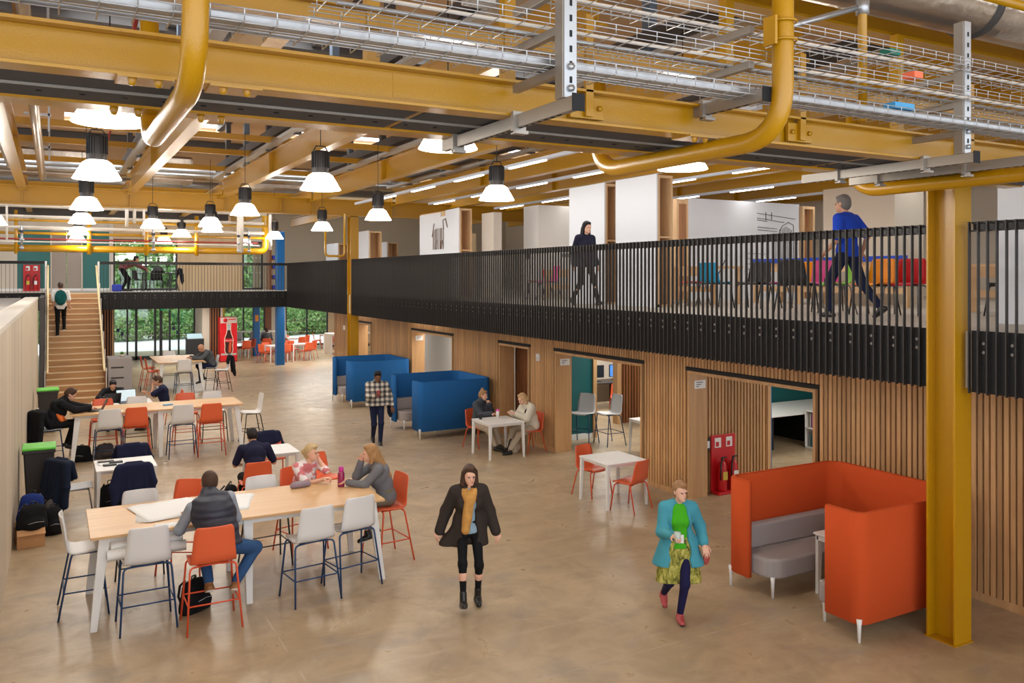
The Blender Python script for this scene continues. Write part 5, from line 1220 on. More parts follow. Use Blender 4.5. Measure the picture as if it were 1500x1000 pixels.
# ================================================================== OUTSIDE
m_leaf, N, L, B, T = nodes('leaf_mass', (60,100,40), .8)
nn = noise(N, L, T.outputs['Object'], 1.6, 6, .7); L.new(ramp(N, L, nn, (.3,(70,112,60)), (.5,(120,166,92)), (.7,(186,210,130))), B.inputs['Base Color']); bumpn(N, L, B, noise(N, L, T.outputs['Object'], 12, 3), 1., .05)
def leafy(name, label, cat, loc, R, n, ls, trunk=0., group='garden greenery outside the windows'):
    t = thing(name, label, cat, loc, 0, group)
    r_ = np.random.default_rng(int(abs(loc[0]*97+loc[1]*13))+n); d = r_.normal(size=(n,3)); d /= np.linalg.norm(d, axis=1)[:,None]; rad = r_.uniform(.55,1.05,(n,1)); p = d*rad*np.array(R)+np.array([0,0,R[2]*.85+trunk])
    p[:,2] = np.maximum(p[:,2], .05); a = r_.normal(size=(n,3)); a /= np.linalg.norm(a,axis=1)[:,None]; b = np.cross(a, r_.normal(size=(n,3))); b /= np.linalg.norm(b,axis=1)[:,None]; s = r_.uniform(.5,1.2,(n,1))*ls
    V = np.stack([p-a*s, p+b*s*.6, p+a*s, p-b*s*.6], 1).reshape(-1,3); F = np.arange(n*4).reshape(-1,4)
    npmesh('foliage', [(V,F)], m_leaf, t)
    if trunk: q = MB(); q.tube([(0,0,0),(.05,0,trunk*.6),(0,.05,trunk+R[2]*.6)], [.16,.12,.06], 8); q.build('trunk', m_plyd, t)
TR = [(-1,60,4.2,5),(3,58,4,4.2),(7,62,5,5.2),(11,57,4.2,4.6),(15.5,60,5,5),(20,63,5,5.6),(25,60,5,5),(-6,63,5,5),(4.5,70,6,7),(12,72,6.5,7.5),(21,74,7,8),(30,68,6,6)]
for i, (x, y, rx, rz_) in enumerate(TR): leafy('garden_tree', 'leafy green tree outside the glazing, %s from the left' % ['second','third','fourth','fifth','seventh','eighth','tenth','first','rear row third','rear row sixth','rear row ninth','last'][i], 'tree', (x,y,.1), (rx*.62,rx*.5,rz_*.55), 5200, .22, 1.4)
for i in range(13): leafy('garden_shrub', 'rounded green shrub in the row outside the glazing, %s' % ['far left','second','third','fourth','fifth','sixth','seventh','eighth','ninth','tenth','eleventh','twelfth','far right'][i], 'shrub', (-3+i*2.3,54.5+(i%3)*.6,0), (1.5,1.1,1.0), 2600, .12)
# ================================================================== PEOPLE
SK = {'pale': mat('skin_pale', (222,172,146), .55, var=.05, vscale=20), 'tan': mat('skin_tan', (198,146,116), .55, var=.05, vscale=20), 'brown': mat('skin_brown', (120,78,56), .55)}
HR = {'brown': (70,48,34), 'dark': (30,24,22), 'blonde': (190,162,116), 'gold': (166,124,80), 'light': (196,160,118), 'grey': (110,104,100), 'lb': (150,112,76), 'black': (16,14,16)}
def hairmat(k): return mat('hair_'+k, HR[k], .6, bump=.6, bscale=60, var=.25, vscale=30, spec=.3)
m_eye = mat('dark_eye', (30,22,18), .3); m_lip = mat('lip', (170,90,84), .5)
def clothmat(n, c, b=.3, s=18): return mat('cloth_'+n, c, .85, bump=b, bscale=s, var=.08, vscale=8, spec=.2)
m_denim = clothmat('denim', (50,82,124)); m_dden = clothmat('dark_denim', (28,34,60)); m_blkt = clothmat('black_trousers', (20,20,22)); m_navyp = clothmat('navy_polo', (34,34,58)); m_khaki = clothmat('khaki', (176,160,140)); m_olive = clothmat('olive', (116,110,90))
m_gilet, N, L, B, T = nodes('quilted_navy_gilet', (44,46,60), .5)
wv = N.new('ShaderNodeTexWave'); wv.bands_direction = 'Z'; wv.inputs['Scale'].default_value = 4.2; wv.inputs['Distortion'].default_value = .6; L.new(T.outputs['Object'], wv.inputs['Vector'])
wv.wave_profile = 'SIN'; bumpn(N, L, B, wv.outputs['Fac'], .4, .02)
m_plaid, N, L, B, T = nodes('plaid_shirt', (200,196,186), .85)
def stripe(axis, sc, off=0.):
    s = N.new('ShaderNodeSeparateXYZ'); L.new(T.outputs['Object'], s.inputs[0])
    v = mathn(N, L, 'FRACT', mathn(N, L, 'ADD', mathn(N, L, 'MULTIPLY', s.outputs[axis], sc), off)); return mathn(N, L, 'GREATER_THAN', v, .5)
f1 = mathn(N, L, 'ADD', stripe(0, 9, .2), stripe(2, 9, .1)); f1 = mathn(N, L, 'MULTIPLY', f1, .5)
L.new(ramp(N, L, f1, (.0,(206,198,184)), (.5,(126,120,114)), (1.,(52,50,54))), B.inputs['Base Color'])
m_leafsk, N, L, B, T = nodes('leaf_pattern_skirt', (150,150,60), .8)
L.new(ramp(N, L, noise(N, L, mapping(N, L, T.outputs['Object'], (1,1,.5)), 22, 3, .6, 1.), (.35,(70,70,24)), (.5,(150,146,54)), (.65,(196,184,100))), B.inputs['Base Color'])
m_pink, N, L, B, T = nodes('pink_white_top', (220,150,150), .8)
L.new(ramp(N, L, noise(N, L, T.outputs['Object'], 9, 2, .5), (.47,(206,118,122)), (.53,(236,226,224))), B.inputs['Base Color'])
m_coatw = clothmat('charcoal_coat', (54,46,42)); m_tealc = clothmat('turquoise_coat', (72,150,166)); m_lime = clothmat('green_top', (70,170,30)); m_scarf = mat('gold_scarf', (192,140,70), .9, var=.45, vscale=14, bump=.5, bscale=30)
m_bshirt = clothmat('royal_blue_shirt', (36,72,190)); m_gjack = clothmat('grey_jacket', (84,88,92)); m_grey = clothmat('grey_sleeve', (150,156,166)); m_cream = clothmat('cream_jacket', (212,204,186)); m_puff = clothmat('grey_padded_jacket', (66,70,78), .5, 10)
m_greyc = clothmat('grey_cardigan', (112,112,116)); m_wht = clothmat('white_tee', (232,228,224)); m_brick = clothmat('muted_check_shirt', (124,70,70)); m_boot = mat('black_leather_boot', (28,26,24), .35); m_tanb = mat('tan_suede_boot', (150,104,62), .8); m_sole = mat('pale_sole', (220,214,204), .6); m_rshoe = mat('red_leather_shoe', (176,72,72), .5)

def ik(A, T_, l1, l2, hint):
    A = Vector(A); T_ = Vector(T_); d = T_-A; L_ = min(d.length, (l1+l2)*.995); d.normalize()
    a = (l1*l1-l2*l2+L_*L_)/(2*L_); h = math.sqrt(max(l1*l1-a*a, 0)); hv = Vector(hint); hv = (hv-d*hv.dot(d)).normalized()
    return A+d*a+hv*h, A+d*L_
def hand(W_, d, n, curl, thumb_side, s, h=.0055):
    W_ = Vector(W_); d = Vector(d).normalized(); n = Vector(n); n = (n-d*n.dot(d)).normalized(); lat = d.cross(n)*thumb_side
    q = Matrix((lat, d, n)).transposed()
    pr = [('e', tuple(W_+d*.048*s), (.042*s,.055*s,.018*s), q), ('c', tuple(W_-d*.02*s), tuple(W_+d*.03*s), .026*s, .028*s)]
    for i, (off, ln_) in enumerate(((.033,.066),(.011,.076),(-.011,.07),(-.032,.054))):
        b = W_+d*(.088 if i in (1,2) else .08)*s+lat*off*s; c = curl*(1+.12*i); d1 = (d*math.cos(c*.6)+n*math.sin(c*.6)); m_ = b+d1*ln_*.5*s; d2 = d*math.cos(c*1.5)+n*math.sin(c*1.5); e = m_+d2*ln_*.5*s
        pr += [('c', tuple(b), tuple(m_), .0092*s, .0085*s, .004), ('c', tuple(m_), tuple(e), .0085*s, .007*s, .004)]
    b = W_+d*.02*s+lat*.034*s; m_ = b+(d*.6+lat*.65+n*.35).normalized()*.04*s; e = m_+(d*.85+lat*.1+n*.5).normalized()*.032*s
    pr += [('c', tuple(b), tuple(m_), .013*s, .011*s, .008), ('c', tuple(m_), tuple(e), .0105*s, .0085*s, .004)]
    return surf(pr, h, .008)
def person(label, loc, rz, H=1.72, skin='pale', pel=(0,0,.92), pitch=0., roll=0., twist=0., head=(0.,0.,0.), hands=((-.28,.08,.86),(.28,.08,.86)), eh=((-.12,-1,-.2),(.12,-1,-.2)), feet=((-.1,0,.08),(.1,.0,.08)), kn=((-.1,1,.2),(.1,1,.2)), fdir=None, fpitch=(0.,0.), fem=False, res=.011,
           top=None, trousers=None, shoes=None, hair=('brown','short'), bare_legs=False, extra=None, curl=.7, group=None, bulk=1., palm=((0,0,-1),(0,0,-1))):
    t = thing('person', label, 'person', loc, rz, group); s = H/1.75; V = Vector
    P = V(pel); R = Matrix.Rotation(twist, 3, 'Z') @ Matrix.Rotation(-pitch, 3, 'X') @ Matrix.Rotation(roll, 3, 'Y'); Rm = Matrix.Rotation(twist, 3, 'Z') @ Matrix.Rotation(-pitch*.55, 3, 'X') @ Matrix.Rotation(roll*.5, 3, 'Y')
    f = lambda v: P+Rm @ V((0,0,.15*s))+R @ (V(v)*s-V((0,0,.15*s)))
    w = (.92 if fem else 1.)*s; sw = (.165 if fem else .19)*s
    SH = [f((-sw/s,-.01,.44)), f((sw/s,-.01,.44))]; NB = f((0,-.005,.47)); 
    Rh = R @ Matrix.Rotation(head[2], 3, 'Y'); Rh = Matrix.Rotation(twist+head[1], 3, 'Z') @ Matrix.Rotation(-(pitch*.45+head[0]), 3, 'X') @ Matrix.Rotation(head[2], 3, 'Y')
    NT = NB+(R @ V((0,.01,.06))+Rh @ V((0,.01,.035)))*s; HC = NT+Rh @ V((0,.018,.085))*s; hd = lambda v: HC+Rh @ (V(v)*s*.96); q = lambda M: M
    def torso(e, low=0., up=True):
        b = bulk
        o = [('e', tuple(P), ((.158 if not fem else .165)*s*b+e,.118*s*b+e,.13*s+e), R if False else Rm), ('e', tuple(f((0,.0,.15))), ((.145 if not fem else .125)*s*b+e,.10*s*b+e,.17*s), Rm), ('e', tuple(f((0,.0,.31))), (.158*w*b+e,.108*s*b+e,.17*s+e), R),
             ('c', tuple(f((-.115*w/s,-.01,.425))), tuple(f((.115*w/s,-.01,.425))), .062*s+e, .062*s+e)]
        if fem: o += [('e', tuple(f((-.06,.085,.31))), (.055*s+e,.045*s+e,.055*s+e)), ('e', tuple(f((.06,.085,.31))), (.055*s+e,.045*s+e,.055*s+e))]
        return o
    HJ = [P+Rm @ V((-.085*s,0,-.03*s)), P+Rm @ V((.085*s,0,-.03*s))]
    arms = []
    for i in (0,1):
        HT = hd(hands[i][1]) if hands[i][0] == 'h' else hands[i]; E_, W_ = ik(SH[i], HT, .285*s, .255*s, eh[i]); arms.append((SH[i], E_, W_))
    legs = []
    for i in (0,1):
        K, A_ = ik(HJ[i], feet[i], .43*s, .42*s, kn[i]); legs.append((HJ[i], K, A_))
    # body
    pr = torso(-.008)
    pr += [('c', tuple(NB-V((0,0,.02))), tuple(NT), .056*w*.95, .05*w*.95)]
    for a, b, c in arms: pr += [('c', tuple(a), tuple(b), .046*w, .036*w), ('c', tuple(b), tuple(c), .037*w, .025*w)]
    for a, b, c in legs: pr += [('c', tuple(a), tuple(b), .070*w, .046*w), ('c', tuple(b), tuple(b+(c-b)*.35), .045*w, .047*w), ('c', tuple(b+(c-b)*.3), tuple(c), .045*w, .031*w)]
    hp = [('e', tuple(hd((0,-.012,.03))), (.077*s,.097*s,.1*s), Rh), ('e', tuple(hd((0,.022,-.035))), (.06*s,.074*s,.082*s), Rh), ('c', tuple(hd((-.012,.078,-.088))), tuple(hd((.012,.078,-.088))), .018*s, .018*s), ('c', tuple(hd((0,.086,.012))), tuple(hd((0,.108,-.024))), .008*s, .0125*s, .012),
          ('c', tuple(hd((-.034,.078,.028))), tuple(hd((.034,.078,.028))), .013*s, .013*s), ('e', tuple(hd((-.079,-.004,-.004))), (.01*s,.02*s,.032*s), Rh), ('e', tuple(hd((.079,-.004,-.004))), (.01*s,.02*s,.032*s), Rh), ('e', tuple(hd((0,.088,-.052))), (.024*s,.012*s,.013*s), Rh), ('c', tuple(NT-V((0,0,.03))), tuple(hd((0,-.01,-.04))), .05*w, .05*w)]
    fd = fdir or [Vector((0,1,0)), Vector((0,1,0))]
    fpr = []
    for i in (0,1):
        d = V(fd[i]).normalized(); up = V((0,0,1)); d = (d*math.cos(fpitch[i])-up*math.sin(fpitch[i])); u2 = (up-d*up.dot(d)).normalized(); A_ = legs[i][2]
        fpr.append((A_, d, u2))
        pr += [('c', tuple(A_-d*.03*s-u2*.045*s), tuple(A_+d*.13*s-u2*.055*s), .03*s, .024*s)]
    parts = [surf(pr, res, .03), surf(hp, min(res*.6, .008), .014)]
    for i in (0,1):
        d = arms[i][2]-arms[i][1]; parts.append(hand(arms[i][2], d, palm[i], curl, (-1 if i else 1)*(1), s, .0055 if res < .012 else .008))
    npmesh('body', parts, SK[skin], t)
    for x in (-.031,.031): npmesh('eye', [surf([('e', tuple(hd((x,.088,.008))), (.0125*s,.008*s,.008*s), Rh)], .004, .002)], m_eye, t)
    npmesh('mouth', [surf([('e', tuple(hd((0,.098,-.052))), (.021*s,.006*s,.007*s), Rh)], .004, .002)], m_lip, t)
    # trousers
    if trousers:
        m, ankle, e = trousers; pr = [('e', tuple(P), (.165*s*bulk+e*.6,.124*s*bulk+e*.6,.125*s), Rm), ('e', tuple(f((0,0,.09))), (.15*s*bulk+e*.5,.108*s*bulk+e*.5,.07*s), Rm)]
        for a, b, c in legs: c2 = b+(c-b)*ankle; pr += [('c', tuple(a), tuple(b), .084*w+e, .058*w+e), ('c', tuple(b), tuple(c2), .06*w+e, .042*w+e)]
        npmesh('trousers', [surf(pr, res, .035)], m, t)
    if shoes:
        m, hi_, ms_ = shoes
        for i in (0,1):
            A_, d, u2 = fpr[i]; c = A_-u2*.05*s; sole = c-u2*.032*s
            pr = [('c', tuple(c-d*.04*s), tuple(c+d*.14*s-u2*.008*s), .04*s, .033*s), ('c', tuple(c+u2*.01*s), tuple(A_+(legs[i][1]-A_).normalized()*hi_), .043*s, .042*s), ('c', tuple(c), tuple(c+d*.07*s), .042*s, .04*s)]
            o = npmesh('shoe', [surf(pr, min(res,.009), .025, [(tuple(sole), tuple(-u2))])], m, t)
            if ms_:
                pr = [('c', tuple(c-d*.04*s), tuple(c+d*.14*s-u2*.008*s), .044*s, .037*s), ('c', tuple(c), tuple(c+d*.07*s), .046*s, .044*s)]
                npmesh('sole', [surf(pr, min(res,.009), .02, [(tuple(sole-u2*.004), tuple(-u2)), (tuple(sole+u2*.018*s), tuple(u2))])], ms_, o)
    # tops: list of dict(m, e, sleeve, hem, name, cut)
    for g in (top or []):
        e = g.get('e', .014); sl = g.get('sleeve', 1.); pr = torso(e) if g.get('hem', 1) else torso(e)
        pr += [('c', tuple(f((-.05,-.01,.455))), tuple(f((.05,-.01,.455))), .06*s+e, .06*s+e)]
        if g.get('collar'): pr += [('c', tuple(NB), tuple(NB+(NT-NB)*g['collar']), .06*w+e, .058*w+e*.8)]
        for a, b, c in arms:
            if sl > 0: pr += [('c', tuple(a), tuple(a+(b-a)*min(sl*2, 1)), .052*w+e, .045*w+e)]
            if sl > .5: pr += [('c', tuple(b), tuple(b+(c-b)*min(2*sl-1, 1)*.97), .045*w+e, .034*w+e)]
        clips = []
        if g.get('skirt'):
            ln_, fl = g['skirt']; 
            for x in (-1,1): pr += [('c', tuple(P+V((x*.06*s,0,.08*s))), tuple(P+V((x*(.10+fl)*s,-.01,-ln_))), .11*s+e, .115*s+e+fl*.3)]
            if g.get('drape'): pr += [('c', tuple(P+V((g['drape'][0]*.16,0,-ln_*.3))), tuple(P+V((g['drape'][0]*(.22+g['drape'][1]),-.02,-ln_))), .08, .1)]
            clips.append((tuple(P+V((0,0,-ln_))), (0,0,-1)))
        elif g.get('hem') is not None and pitch < .9: hz = P+Rm @ V((0,0,g['hem'])); clips.append((tuple(hz), tuple(Rm @ V((0,0,-1)))))
        subs = []
        if g.get('open'):
            wd = g['open']
            for zz in (-.45,-.25,-.05,.15,.3,.42): c_ = f((0,.17,zz)) if zz > 0 else P+V((0,.17*s,zz*s)); subs.append((tuple(c_), (wd*(1.25 if zz < .1 else 1),.13,.17)))
        npmesh(g.get('name', 'top'), [surf(pr, res, .035, clips, subs)], g['m'], t)
    if extra: extra(t, dict(P=P, f=f, hd=hd, arms=arms, legs=legs, s=s, NB=NB, NT=NT, HC=HC, Rh=Rh, R=R, Rm=Rm, res=res, w=w))
    hm, hs = hair; e = .012
    if hs != 'bald':
        pr = [('e', tuple(hd((0,-.02,.038))), (.084*s,.1*s,.1*s), Rh), ('e', tuple(hd((0,-.045,-.01))), (.076*s,.07*s,.085*s), Rh), ('e', tuple(hd((0,.03,.095))), (.062*s,.055*s,.03*s), Rh)]
        subs = [(tuple(hd((0,.135,-.03))), (.085*s,.085*s,.1*s))]
        if hs == 'bun': pr += [('e', tuple(hd((0,-.05,.15))), (.035*s,.035*s,.03*s))]
        if hs == 'pony': pr += [('e', tuple(hd((0,-.12,.0))), (.045*s,.04*s,.045*s))]
        if hs == 'quiff': pr += [('c', tuple(hd((-.045,.06,.115))), tuple(hd((.045,.06,.115))), .028*s, .028*s), ('c', tuple(hd((-.05,.0,.13))), tuple(hd((.05,0,.13))), .026*s, .026*s)]
        if hs == 'long': pr += [('c', tuple(hd((-.05,-.055,-.03))), tuple(f((-.06,-.10,.30))), .05*s, .04*s), ('c', tuple(hd((.05,-.055,-.03))), tuple(f((.05,-.10,.28))), .05*s, .04*s), ('c', tuple(hd((0,-.08,0))), tuple(f((0,-.115,.24))), .06*s, .04*s), ('c', tuple(hd((-.07,.0,.03))), tuple(hd((-.078,-.01,-.12))), .022*s, .024*s), ('c', tuple(hd((.07,.0,.03))), tuple(hd((.078,-.01,-.12))), .022*s, .024*s)]
        if hs == 'bob': pr += [('c', tuple(hd((-.075,-.01,.04))), tuple(hd((-.085,.0,-.11))), .03*s, .036*s), ('c', tuple(hd((.075,-.01,.04))), tuple(hd((.085,.0,-.11))), .03*s, .036*s), ('c', tuple(hd((-.05,-.07,-.04))), tuple(hd((.05,-.07,-.1))), .055*s, .05*s)]
        npmesh('hair', [surf(pr, min(res, .009), .02, (), subs)], hairmat(hm), t)
    return t
SH_ = 'seated'
# 1 walking woman in charcoal coat
def ex1(t, k):
    f = k['f']; s = k['s']
    pr = [('c', tuple(f((-.07,.02,.48))), tuple(f((-.02,.13,.38))), .05, .05), ('c', tuple(f((.07,.02,.48))), tuple(f((.02,.13,.38))), .05, .05), ('c', tuple(f((-.06,-.06,.49))), tuple(f((.06,-.06,.49))), .05, .05), ('c', tuple(f((0,.14,.38))), tuple(f((.04,.17,.14))), .055, .05), ('c', tuple(f((.03,.15,.3))), tuple(f((.06,.17,.02))), .045, .05)]
    npmesh('scarf', [surf(pr, .009, .03)], m_scarf, t)
person('person striding towards the camera in an open charcoal coat, gold scarf and black leggings', (4.25,8.75,0), math.radians(160), 1.67, 'pale', (0,.02,.86), .06, .02, .0, (.15,.15,0), ((-.31,.05,.80),(.34,-.04,.81)), feet=((-.09,.1,.09),(.1,.36,.13)), kn=((-.05,1,.1),(.1,1,.1)), fpitch=(0,-.35), fem=True, res=.0085,
  top=[dict(m=clothmat('pale_blue_top', (150,176,190)), e=.006, sleeve=0, hem=-.05, name='blouse'), dict(m=m_coatw, e=.03, sleeve=1., skirt=(.20,-.005), drape=(1,.03), open=.075, name='coat', collar=.5)], trousers=(m_blkt, .74, -.003), shoes=(m_boot, .09, None), hair=('brown','bob'), extra=ex1)
# 2 woman in turquoise coat
def ex2(t, k):
    P = k['P']; s = k['s']; A = k['arms']
    pr = []
    for i in range(10): a = -1+2*i/9; pr += [('c', (P.x+a*.10,P.y,P.z+.04), (P.x+a*.16,P.y+.02,P.z-.38), .09, .09)]
    npmesh('skirt', [surf(pr, .009, .04, [((0,0,P.z-.40),(0,0,-1)),((0,0,P.z+.1),(0,0,1))])], m_leafsk, t)
    q = MB(); q.box(P.x-.03,P.x+.05,P.y+.165,P.y+.17,P.z+.06,P.z+.15); q.build('id_badge', m_white, t)
    W_ = A[1][2]; d = (A[1][2]-A[1][1]).normalized(); q = MB(); q.lathe([(.03,-.05),(.036,.06)], tuple(W_+d*.08), 16); q.build('glass_tumbler', mat('glass_tumbler', (190,200,190), .15), t)
person('person walking in a turquoise coat, bright green top and leafy skirt, holding a glass', (6.02,7.15,0), math.radians(150), 1.60, 'pale', (0,.0,.83), .05, 0, 0, (.1,.35,0), ((-.27,.08,.84),(.10,.28,1.00)), eh=((-.3,-1,-.2),(.4,-.6,-.8)), feet=((-.01,.05,.08),(.11,-.30,.18)), kn=((0,1,0),(0,1,0)), fpitch=(0,.5), fem=True, res=.0085,
  top=[dict(m=m_lime, e=.012, sleeve=0, hem=-.02, name='top'), dict(m=m_tealc, e=.026, sleeve=.92, skirt=(.22,.05), open=.1, name='coat')], trousers=(clothmat('navy_tights', (30,28,66)), .98, .001), shoes=(m_rshoe, .01, m_boot), hair=('lb','pony'), extra=ex2)
t = thing('red_purse', 'small red purse held by the person in the turquoise coat', 'purse', (6.31,7.02,.60), .4); npmesh('purse_body', [surf([('e',(0,0,.09),(.07,.025,.1))], .008, .02)], mat('red_purse', (176,74,70), .6), t)
# 3 plaid shirt man
def ex3(t, k):
    q = MB(); a = k['arms'][1]; d = (a[2]-a[1]).normalized(); p = a[2]+d*.09; q.box(p.x-.035,p.x+.035,p.y-.01,p.y+.0,p.z-.06,p.z+.08); q.build('phone', mat('red_phone', (150,40,30), .4), t)
person('person walking in a black and cream plaid overshirt, looking at a phone', (6.42,17.95,0), math.radians(168), 1.72, 'brown', (0,0,.90), .04, 0, 0, (.35,.05,0), ((-.32,.12,.84),(.06,.26,1.14)), eh=((-.4,-.8,-.2),(.35,-.3,-1)), feet=((-.05,.18,.08),(.06,-.22,.14)), kn=((0,1,0),(0,1,0)), fpitch=(0,.5), res=.011,
  top=[dict(m=m_plaid, e=.03, sleeve=1., skirt=(.03,.02), name='overshirt', collar=.5)], trousers=(m_dden, .95, .004), shoes=(m_boot, .03, m_sole), hair=('black','quiff'), extra=ex3)
t = thing('folded_coat', 'dark blue coat hanging over the plaid shirt walker\'s arm', 'coat', (6.72,17.92,.62), 2.9); npmesh('cloth', [surf([('e',(0,0,.3),(.07,.11,.32)),('c',(0,-.05,.1),(0,.1,.02),.05,.04)], .013, .05)], m_dkcoat, t)
# 4 man in gilet at the nearest table
person('man in a quilted navy gilet and jeans seated at the nearest table, seen from behind', (1.52,9.50,0), -.04, 1.86, 'tan', (.09,.06,.83), .44, -.20, -.04, (.35,0,.12), ((-.20,.56,1.07),(.20,.58,1.07)), eh=((-.55,-.2,-1),(.5,-.2,-1)), feet=((.0,.2,.37),(.26,.12,.36)), kn=((-.1,1,.3),(1.1,.9,.3)), fdir=[Vector((0,1,0)),Vector((.2,1,0))], fpitch=(.35,.5), res=.0085,
  top=[dict(m=m_grey, e=.01, sleeve=1., hem=-.05, name='shirt'), dict(m=m_gilet, e=.04, sleeve=0, hem=-.03, name='gilet', collar=.8)], trousers=(m_denim, .92, .008), shoes=(m_tanb, .06, m_sole), hair=('brown','short'), bulk=1.22)
# 5 blonde woman
person('blonde person in a pink and white top leaning on the nearest table', (3.02,11.45,0), PI+.28, 1.68, 'pale', (0,-.04,.80), .50, 0, 0, (-.15,.5,0), (('h',(-.085,.05,-.07)),(-.02,.50,1.06)), eh=((-.2,.8,-1),(.5,.1,-1)), feet=((-.1,.25,.37),(.1,.25,.37)), kn=((-.2,1,.4),(.2,1,.4)), fpitch=(.3,.3), fem=True, res=.0085,
  top=[dict(m=m_pink, e=.014, sleeve=.5, hem=-.06, name='tee')], trousers=(m_khaki, .9, .004), shoes=(m_boot, .03, None), hair=('blonde','pony'), curl=1.2, palm=((.6,-.6,.3),(0,0,-1)))
# 6 long haired woman
person('person with long golden hair and grey cardigan, right end of the nearest table', (3.90,10.66,0), PI/2-.15, 1.70, 'pale', (0,-.05,.81), .42, 0, 0, (-.1,-.15,0), ((-.05,.50,1.06),('h',(.03,.13,-.09))), eh=((-.5,.0,-1),(.2,.8,-1)), feet=((-.1,.22,.37),(.1,.1,.36)), kn=((-.15,1,.4),(.15,1,.4)), fpitch=(.3,.3), fem=True, res=.0085,
  top=[dict(m=m_greyc, e=.016, sleeve=.95, hem=-.06, name='cardigan')], trousers=(m_olive, .55, .006), shoes=(m_boot, .03, m_sole), hair=('gold','long'), curl=1.2, palm=((0,0,-1),(-1,0,0)))
# 7 navy polo man
person('man in a navy polo shirt at a small white table, seen from behind', (2.88,13.80,0), -.05, 1.80, 'tan', (0,-.05,.56), .42, 0, 0, (.45,.1,0), ((-.20,.42,.68),(.26,.38,.68)), eh=((-.6,-.3,-1),(.6,-.3,-1)), feet=((-.12,.55,.08),(.14,.5,.08)), kn=((-.2,.3,1),(.2,.3,1)), res=.0095,
  top=[dict(m=m_navyp, e=.016, sleeve=.42, hem=-.06, name='polo_shirt', collar=.3)], trousers=(m_blkt, .95, .006), shoes=(m_boot, .02, m_sole), hair=('dark','quiff'))
# 8 black jacket man with laptop
def ex8(t, k):
    f = k['f']; npmesh('orange_lining', [surf([('e', tuple(f((.1,.10,.18))), (.07,.05,.2), k['R']), ('c', tuple(f((.1,.12,.2))), tuple(f((.02,.26,.12))), .05, .05)], .012, .03)], mat('orange_lining', (226,110,40), .8), t)
person('man in a black jacket with orange lining typing on a laptop at the second table', (.03,19.25,0), -PI/2, 1.78, 'pale', (0,-.03,.81), .55, 0, 0, (.35,-.1,0), ((-.02,.66,1.08),(.12,.66,1.08)), eh=((-.3,.0,-1),(.3,.0,-1)), feet=((-.1,.25,.37),(.12,.3,.37)), kn=((-.2,1,.4),(.2,1,.4)), fpitch=(.3,.3), res=.0105,
  top=[dict(m=m_blkj, e=.026, sleeve=1., hem=-.08, name='jacket', collar=.7)], trousers=(m_blkt, .95, .006), shoes=(m_boot, .05, None), hair=('brown','short'), extra=ex8)
# 9 hunched man behind
person('man in a dark top hunched behind a laptop at the low white table', (1.33,23.1,0), PI, 1.76, 'tan', (0,-.04,.56), .62, 0, 0, (.3,0,0), ((-.22,.62,.80),(.22,.62,.80)), eh=((-.9,.1,-.6),(.9,.1,-.6)), feet=((-.12,.45,.08),(.12,.45,.08)), kn=((-.1,.3,1),(.1,.3,1)), res=.013,
  top=[dict(m=m_blkj, e=.02, sleeve=1., hem=-.06, name='sweatshirt')], trousers=(m_blkt, .95, .006), shoes=(m_boot, .02, None), hair=('dark','short'))
# 10 phone man
person('man in a navy shirt looking at a phone, one hand over his mouth', (2.46,22.4,0), HP-.15, 1.76, 'tan', (0,-.03,.56), .22, 0, 0, (.3,.1,0), (('h',(-.02,.13,-.06)),(.06,.42,.90)), eh=((-.3,.6,-1),(.3,0,-1)), feet=((-.12,.5,.08),(.12,.45,.08)), kn=((-.1,.3,1),(.1,.3,1)), res=.012,
  top=[dict(m=m_navyj, e=.016, sleeve=.42, hem=-.06, name='shirt')], trousers=(m_olive, .95, .006), shoes=(m_boot, .02, None), hair=('brown','quiff'), curl=1.2)
tag(box1('mobile_phone', m_blackp, 1.91, 1.93, 22.33, 22.40, .93, 1.07, None, .004), 'black mobile phone held up by the man in the navy shirt', 'phone')
# 11 bald man grey jacket
person('bald man in a grey jacket bent over papers at the farthest long table', (4.72,29.72,0), HP+.1, 1.80, 'tan', (0,-.05,.81), .55, 0, 0, (.4,.1,0), ((-.2,.62,1.07),(.12,.62,1.07)), eh=((-.5,.1,-1),(.5,.1,-1)), feet=((-.1,.35,.3),(.1,.2,.37)), kn=((-.1,1,.4),(.1,1,.4)), fpitch=(.2,.3), res=.013,
  top=[dict(m=clothmat('orange_shirt', (226,110,50)), e=.008, sleeve=0, hem=-.05, name='shirt'), dict(m=m_gjack, e=.026, sleeve=1., hem=-.1, name='jacket', open=.035)], trousers=(m_dden, .95, .006), shoes=(m_boot, .03, None), hair=('grey','bald'))
# 12 student on the stairs
def ex12(t, k):
    f = k['f']; pr = [('e', tuple(f((0,-.17,.26))), (.17,.10,.25)), ('e', tuple(f((0,-.24,.15))), (.14,.05,.12))]
    b = npmesh('backpack', [surf(pr, .012, .04)], m_teb, t)
    for x in (-.1,.1): q = MB(); q.tube([f((x,-.1,.45)),f((x,.03,.5)),f((x,.13,.4)),f((x,.12,.2)),f((x,-.08,.1))], .016, 6); q.build('strap', m_teb, b)
person('student in a white tee with a teal backpack climbing the staircase', (.27,30.72,1.853), 0, 1.78, 'pale', (0,.08,.96), .1, 0, 0, (.25,.1,0), ((-.2,.16,.92),(.25,.14,.95)), feet=((-.09,.0,.09),(.1,.3,.26)), kn=((0,1,0),(0,1,.2)), res=.012,
  top=[dict(m=m_wht, e=.018, sleeve=.45, hem=-.1, name='tee')], trousers=(m_blkt, .95, .006), shoes=(m_blkt, .02, m_sole), hair=('brown','short'), extra=ex12)
